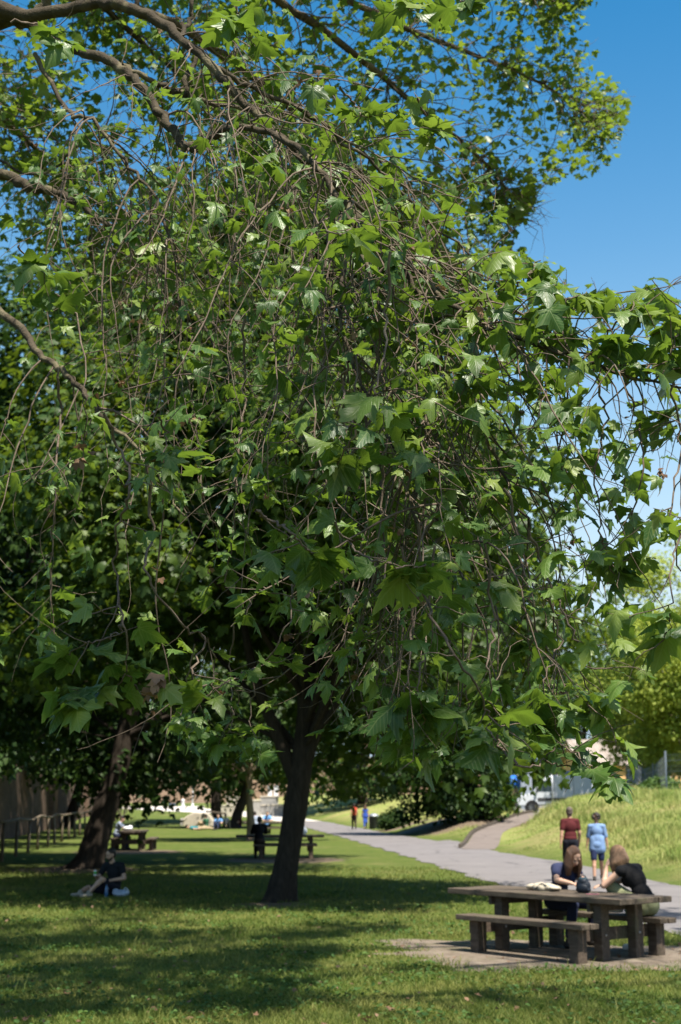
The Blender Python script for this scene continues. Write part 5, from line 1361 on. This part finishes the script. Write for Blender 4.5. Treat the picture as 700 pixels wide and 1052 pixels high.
# faces +u; the table is on her right (+x)
person('woman in navy t-shirt with brown hair bent forward over the near table', pL, bench_dir(1),
       dict(pelvis=(0, 0, .575), waist=(.01, .06, .68), chest=(.03, .15, .84), neck=(.05, .25, 1.0), head=(.065, .37, 1.085), sl=(-.11, .22, .955), sr=(.20, .20, .95), el=(-.12, .36, .80), er=(.30, .30, .815), wl=(.12, .50, .785), wr=(.30, .54, .785),
            hl=(-.09, .02, .54), hr=(.09, .02, .54), kl=(-.22, .42, .52), kr=(.17, .44, .52), al=(-.25, .36, .10), ar=(.22, .40, .10)),
       (.10, .75, -.62), 'brown', 'long', 'skin', C_['navy'], .5, C_['denim'], .92, False, M['shoe_dark'], 1.07, .009, True, (.6, .5), dict(l=(0, 0, -1), r=(0, 0, -1)))
pR = tl(t1, .74, .70, 0)
# faces -u; the table is on her left (-x); left foot up on the bench, head propped on a hand
person('woman in sleeveless black top with light brown hair propping her head on her hand', pR, bench_dir(-1) + .12,
       dict(pelvis=(0, 0, .575), waist=(-.01, .055, .70), chest=(-.03, .135, .87), neck=(-.06, .235, 1.03), head=(-.085, .33, 1.125), sl=(-.21, .215, .965), sr=(.11, .185, .985), el=(-.30, .40, .79), er=(.03, .42, .82), wl=(-.20, .42, 1.01), wr=(-.18, .50, .79),
            hl=(-.09, .02, .55), hr=(.09, .02, .54), kl=(-.15, .40, .78), kr=(.24, .40, .52), al=(-.09, .36, .565), ar=(.28, .36, .10)),
       (-.15, .85, -.45), 'light', 'bob', 'skin', C_['black'], .06, C_['olive'], .95, False, M['shoe_white'], 1.06, .009, True, (.7, .4), dict(l=(.7, -.2, .2), r=(0, 0, -1)), handdir=dict(l=(.45, -.15, .9)))
# --- man sitting on the grass
pm = G(116, 920)
MAN_RZ = R(152)
person('bearded man in a dark t-shirt sitting on the grass with a drink can', pm, MAN_RZ,
       dict(pelvis=(0, 0, .11), waist=(.01, -.05, .25), chest=(.02, -.06, .44), neck=(.03, -.02, .63), head=(.05, .04, .775), sl=(-.17, -.04, .57), sr=(.21, -.03, .57), el=(-.31, .06, .34), er=(.32, .08, .32), wl=(-.12, .27, .30), wr=(.24, .27, .41),
            hl=(-.10, .05, .11), hr=(.10, .05, .11), kl=(-.03, .40, .33), kr=(.36, .32, .15), al=(.12, .60, .09), ar=(.36, .56, .09)),
       (.35, 1, -.32), 'dark', 'short', 'skin', C_['char'], .55, C_['darkshort'], .38, False, M['boot'], 1.04, .011, False, (.9, 1.2), dict(l=(.4, .2, -1), r=(-1, .1, .2)), beard=True, handdir=dict(l=(.6, .5, -.15), r=(-.25, .85, .35)), toes=dict(l=(.5, .8, 0), r=(.7, .7, 0)))
Rm = Matrix.Rotation(MAN_RZ, 3, 'Z')
q = pm + Rm @ V(.19, .355, .455)
root = empty('drink_can', q, 0, 'green and white drink can in the hand of the man on the grass', 'can')
MB().lathe((0, 0, -.06), [(.026, 0), (.031, .008), (.031, .105), (.026, .118)], 16).build('can', M['white'], root, True); MB().lathe((0, 0, 0), [(.0318, -.02), (.0318, .03)], 16).build('label_band', M['green'], root, True)
q = G(110.5, 921); root = empty('water_bottle', (q.x, q.y - .15, q.z), 0, 'blue water bottle standing on the grass beside the sitting man', 'bottle')
MB().lathe((0, 0, 0), [(.034, 0), (.037, .01), (.037, .17), (.018, .215), (.016, .235)], 16).build('bottle', simple('blue bottle', (.04, .12, .25), .2, .5), root, True); MB().lathe((0, 0, .235), [(.019, 0), (.019, .025)], 12).build('cap', M['pack_blue'], root)
q = G(124, 921); root = empty('plastic_bag', (q.x, q.y, q.z), .4, 'crumpled blue and white bag on the grass beside the sitting man', 'bag')
mb = MB(); mb.ell((0, 0, .06), (.17, .11, .075)); mb.ell((-.1, .02, .09), (.07, .07, .07)); mb.ell((.1, -.03, .08), (.07, .08, .06)); mb.remesh('sack', M['greybag'] if 'greybag' in M else simple('pale blue bag', (.34, .40, .50), .6), root, .012, 3)
mb = MB(); mb.tube(smooth_path([(.05, 0, .11), (.1, 0, .17), (.17, 0, .10)], [.01] * 3)[0].tolist(), .008, 6); mb.build('handle', M['white'], root, True)
# --- the walking couple
def walk(s=1, arm=.10): return dict(sl=(-.162, 0, 1.375), sr=(.162, 0, 1.375), kl=(-.09, .10 * s, .50), kr=(.09, .02, .50), al=(-.09, .22 * s, .10), ar=(.09, -.22 * s, .13), el=(-.215, -.05 * s, 1.11), er=(.215, -.02 * s, 1.11), wl=(-.25, .02 - arm * s, .88), wr=(.25, .05 + arm * s, .88))
m = G(587.5, 906); person('man in a dark red t-shirt and shorts walking away on the path', m, R(8), walk(1), (.05, 1, .0), 'grey', 'stubble', 'skin_tan', C_['red'], .62, C_['darkshort'], .46, False, M['shoe_dark'], 1.03, .012, beard=False).scale = (1.04, 1.04, 1.02)
m = G(615, 905); person('woman with dark curly hair in a loose light blue shirt walking away', m, R(-10), walk(-1, .03), (-.05, 1, -.05), 'dark', 'curly', 'skin_tan', C_['blue'], .95, C_['navyshort'], .42, False, M['shoe_dark'], .97, .012, True, top_long=.22).scale = (.97, .97, .93)
m = G(364, 852.5); far_man = person('far walker in a sleeveless red vest and dark trousers, beside the litter bin', m, R(5), walk(1), (0, 1, 0), 'dark', 'short', 'skin_tan', C_['orange'], .05, C_['brown'], .95, False, M['shoe_dark'], .98, .016)
m2 = G(375.5, 852); person('far walker in a long cobalt blue dress beside the man in red', m2, R(5), walk(-1), (0, 1, 0), 'brown', 'long', 'skin_tan', C_['cobalt'], .1, C_['cobalt'], .85, True, M['shoe_dark'], .92, .016, True, top_long=.05)
q = m + V(0, -.15, 0); root = empty('backpack', (m.x + .01, m.y - .21, m.z + 1.22), R(5), 'red backpack on the back of the far walker in dark trousers', 'backpack')
mb = MB(); mb.ell((0, 0, 0), (.16, .10, .24)); mb.ell((0, -.03, -.08), (.15, .10, .14)); mb.remesh('body', cloth('red nylon', (.42, .05, .03)), root, .02, 3); mb = MB(); mb.ell((0, -.1, -.06), (.10, .05, .10)); mb.remesh('front_pocket', cloth('dark red nylon', (.30, .04, .03)), root, .015, 2)
# --- people at the other tables
SIT = dict(pelvis=(0, 0, .56), waist=(0, .03, .70), chest=(0, .08, .88), neck=(0, .15, 1.06), head=(0, .23, 1.17), sl=(-.17, .12, 1.01), sr=(.17, .12, 1.01), el=(-.24, .32, .80), er=(.24, .32, .80), wl=(-.10, .52, .80), wr=(.10, .52, .80),
           hl=(-.09, .03, .53), hr=(.09, .03, .53), kl=(-.12, .42, .52), kr=(.12, .42, .52), al=(-.12, .40, .10), ar=(.12, .40, .10))
p = tl(t2, -.86, -.76, 0); person('person in a dark hooded top hunched at the table behind the forked trunk', p, t2.rotation_euler.z, SIT, (0, .8, -.4), 'dark', 'short', 'skin_tan', C_['black'], 1.9, C_['brown'], .95, False, M['shoe_dark'], 1.05, .016)
p = tl(t3, .3, .70, 0); person('person in a grey blue t-shirt sitting at the table by the rustic fence', p, t3.rotation_euler.z + math.pi, SIT, (0, .8, -.4), 'dark', 'short', 'skin', C_['greyblue'], .6, C_['denim'], .95, False, M['shoe_dark'], 1.0, .016)
# --- group sitting on the far lawn
GROUND_SIT = dict(pelvis=(0, 0, .11), waist=(0, -.03, .25), chest=(0, -.03, .44), neck=(0, .02, .63), head=(0, .07, .77), sl=(-.18, 0, .57), sr=(.18, 0, .57), el=(-.26, .14, .36), er=(.26, .14, .36), wl=(-.12, .34, .40), wr=(.12, .34, .40),
                  hl=(-.09, .05, .11), hr=(.09, .05, .11), kl=(-.13, .42, .44), kr=(.13, .42, .44), al=(-.12, .62, .09), ar=(.12, .62, .09))
LIE = dict(pelvis=(0, 0, .12), waist=(0, -.14, .13), chest=(0, -.32, .14), neck=(0, -.52, .17), head=(0, -.66, .2), sl=(-.18, -.46, .14), sr=(.18, -.46, .14), el=(-.30, -.25, .08), er=(.30, -.25, .08), wl=(-.22, -.02, .08), wr=(.22, -.02, .08),
           hl=(-.09, .05, .11), hr=(.09, .05, .11), kl=(-.11, .46, .20), kr=(.11, .46, .12), al=(-.1, .86, .10), ar=(.1, .88, .10))
SG = 'people sitting on the far lawn'
for px, py, rz, pose, col, bot, hr_, lab in ((204, 853, -80, LIE, 'teal', 'khaki', 'dark', 'person in a teal top lying on the far lawn'), (212, 852, 60, GROUND_SIT, 'green', 'khaki', 'dark', 'person in a dark green top sitting beside the one lying down'),
                                             (224.5, 852, 170, GROUND_SIT, 'skyblue', 'denim', 'dark', 'person in a sky blue top sitting on the far lawn'), (231.5, 851, 200, GROUND_SIT, 'white', 'khaki', 'light', 'person in a white top sitting left of the slim dark trunk'),
                                             (246.5, 851, 100, GROUND_SIT, 'red', 'denim', 'dark', 'person in a red top sitting right of the slim dark trunk')):
    g = G(px, py); person(lab, g, R(rz), pose, (0, 1, -.1), hr_, 'short', 'skin', C_[col], .5, C_[bot], .95, False, M['shoe_dark'], 1.1, .02, group=SG)
p = tl(t4, -1.0, -.76, 0); person('person in a grey blue top sitting at the far table near the pale trunk', p, t4.rotation_euler.z + .3, SIT, (0, .8, -.2), 'dark', 'short', 'skin', C_['greyblue'], .6, C_['brown'], .95, False, M['shoe_dark'], 1.0, .02)
p = tl(t4, -.3, .70, 0); person('person in a blue top on the far side of the far table', p, t4.rotation_euler.z + math.pi, SIT, (0, .8, -.2), 'dark', 'short', 'skin', C_['skyblue'], .6, C_['brown'], .95, False, M['shoe_dark'], 1.0, .02)
# ------------------------------------------------------------------ light, sky, camera
SUN_EL, SUN_AZ = 64, 148          # azimuth clockwise from straight ahead (+y)
sd = Vector((math.sin(R(SUN_AZ)) * math.cos(R(SUN_EL)), math.cos(R(SUN_AZ)) * math.cos(R(SUN_EL)), math.sin(R(SUN_EL))))
sun = bpy.data.lights.new('sun', 'SUN'); sun.energy = 5.0; sun.angle = R(.53); sun.color = (1.0, .93, .82)
so = bpy.data.objects.new('sun', sun); COL.objects.link(so); so.rotation_euler = sd.to_track_quat('Z', 'Y').to_euler(); so.location = (0, 0, 40)
w = bpy.data.worlds.new('World'); scene.world = w; w.use_nodes = True
nt = w.node_tree; nt.nodes.clear()
sky = nt.nodes.new('ShaderNodeTexSky'); sky.sky_type = 'NISHITA'; sky.sun_disc = False; sky.sun_elevation = R(SUN_EL); sky.sun_rotation = R(SUN_AZ)
sky.air_density = 1.0; sky.dust_density = 1.5; sky.ozone_density = 1.2
hsv = nt.nodes.new('ShaderNodeHueSaturation'); hsv.inputs['Saturation'].default_value = 1.65; hsv.inputs['Hue'].default_value = .489
bg = nt.nodes.new('ShaderNodeBackground'); bg.inputs['Strength'].default_value = .080
ow = nt.nodes.new('ShaderNodeOutputWorld')
# summer haze: the sky pales towards the horizon
tc = nt.nodes.new('ShaderNodeTexCoord'); sx = nt.nodes.new('ShaderNodeSeparateXYZ'); nt.links.new(tc.outputs['Generated'], sx.inputs[0])
m1 = nt.nodes.new('ShaderNodeMath'); m1.operation = 'SUBTRACT'; m1.use_clamp = True; m1.inputs[0].default_value = 1; nt.links.new(sx.outputs[2], m1.inputs[1])
m2 = nt.nodes.new('ShaderNodeMath'); m2.operation = 'POWER'; nt.links.new(m1.outputs[0], m2.inputs[0]); m2.inputs[1].default_value = 4.8
m3 = nt.nodes.new('ShaderNodeMath'); m3.operation = 'MULTIPLY'; nt.links.new(m2.outputs[0], m3.inputs[0]); m3.inputs[1].default_value = 2.2; m3.use_clamp = True
mx = nt.nodes.new('ShaderNodeMix'); mx.data_type = 'RGBA'; nt.links.new(m3.outputs[0], mx.inputs[0]); nt.links.new(hsv.outputs[0], mx.inputs[6]); mx.inputs[7].default_value = (3.6, 4.7, 5.5, 1)
nt.links.new(sky.outputs[0], hsv.inputs['Color']); nt.links.new(mx.outputs[2], bg.inputs[0]); nt.links.new(bg.outputs[0], ow.inputs[0])
cam = bpy.data.cameras.new('camera'); co = bpy.data.objects.new('camera', cam); COL.objects.link(co)
co.location = (0, 0, H); co.rotation_euler = (R(90) + PITCH, 0, 0)
cam.sensor_fit = 'VERTICAL'; cam.sensor_height = 36; cam.lens = 36 * F / 1052; cam.clip_end = 6000; cam.clip_start = .05
cam.dof.use_dof = True; cam.dof.focus_distance = 5.2; cam.dof.aperture_fstop = 5.0; cam.dof.aperture_blades = 9
scene.camera = co
scene.view_settings.view_transform = 'Standard'; scene.view_settings.look = 'None'; scene.view_settings.gamma = 1; scene.view_settings.exposure = 1.25; scene.view_settings.use_curve_mapping = False
cy = scene.cycles
scene.render.engine = 'CYCLES'
cy.max_bounces = 7; cy.diffuse_bounces = 3; cy.glossy_bounces = 2; cy.transmission_bounces = 4; cy.transparent_max_bounces = 6
cy.sample_clamp_indirect = 4; cy.use_denoising = True; cy.use_adaptive_sampling = False
cy.caustics_reflective = False; cy.caustics_refractive = False
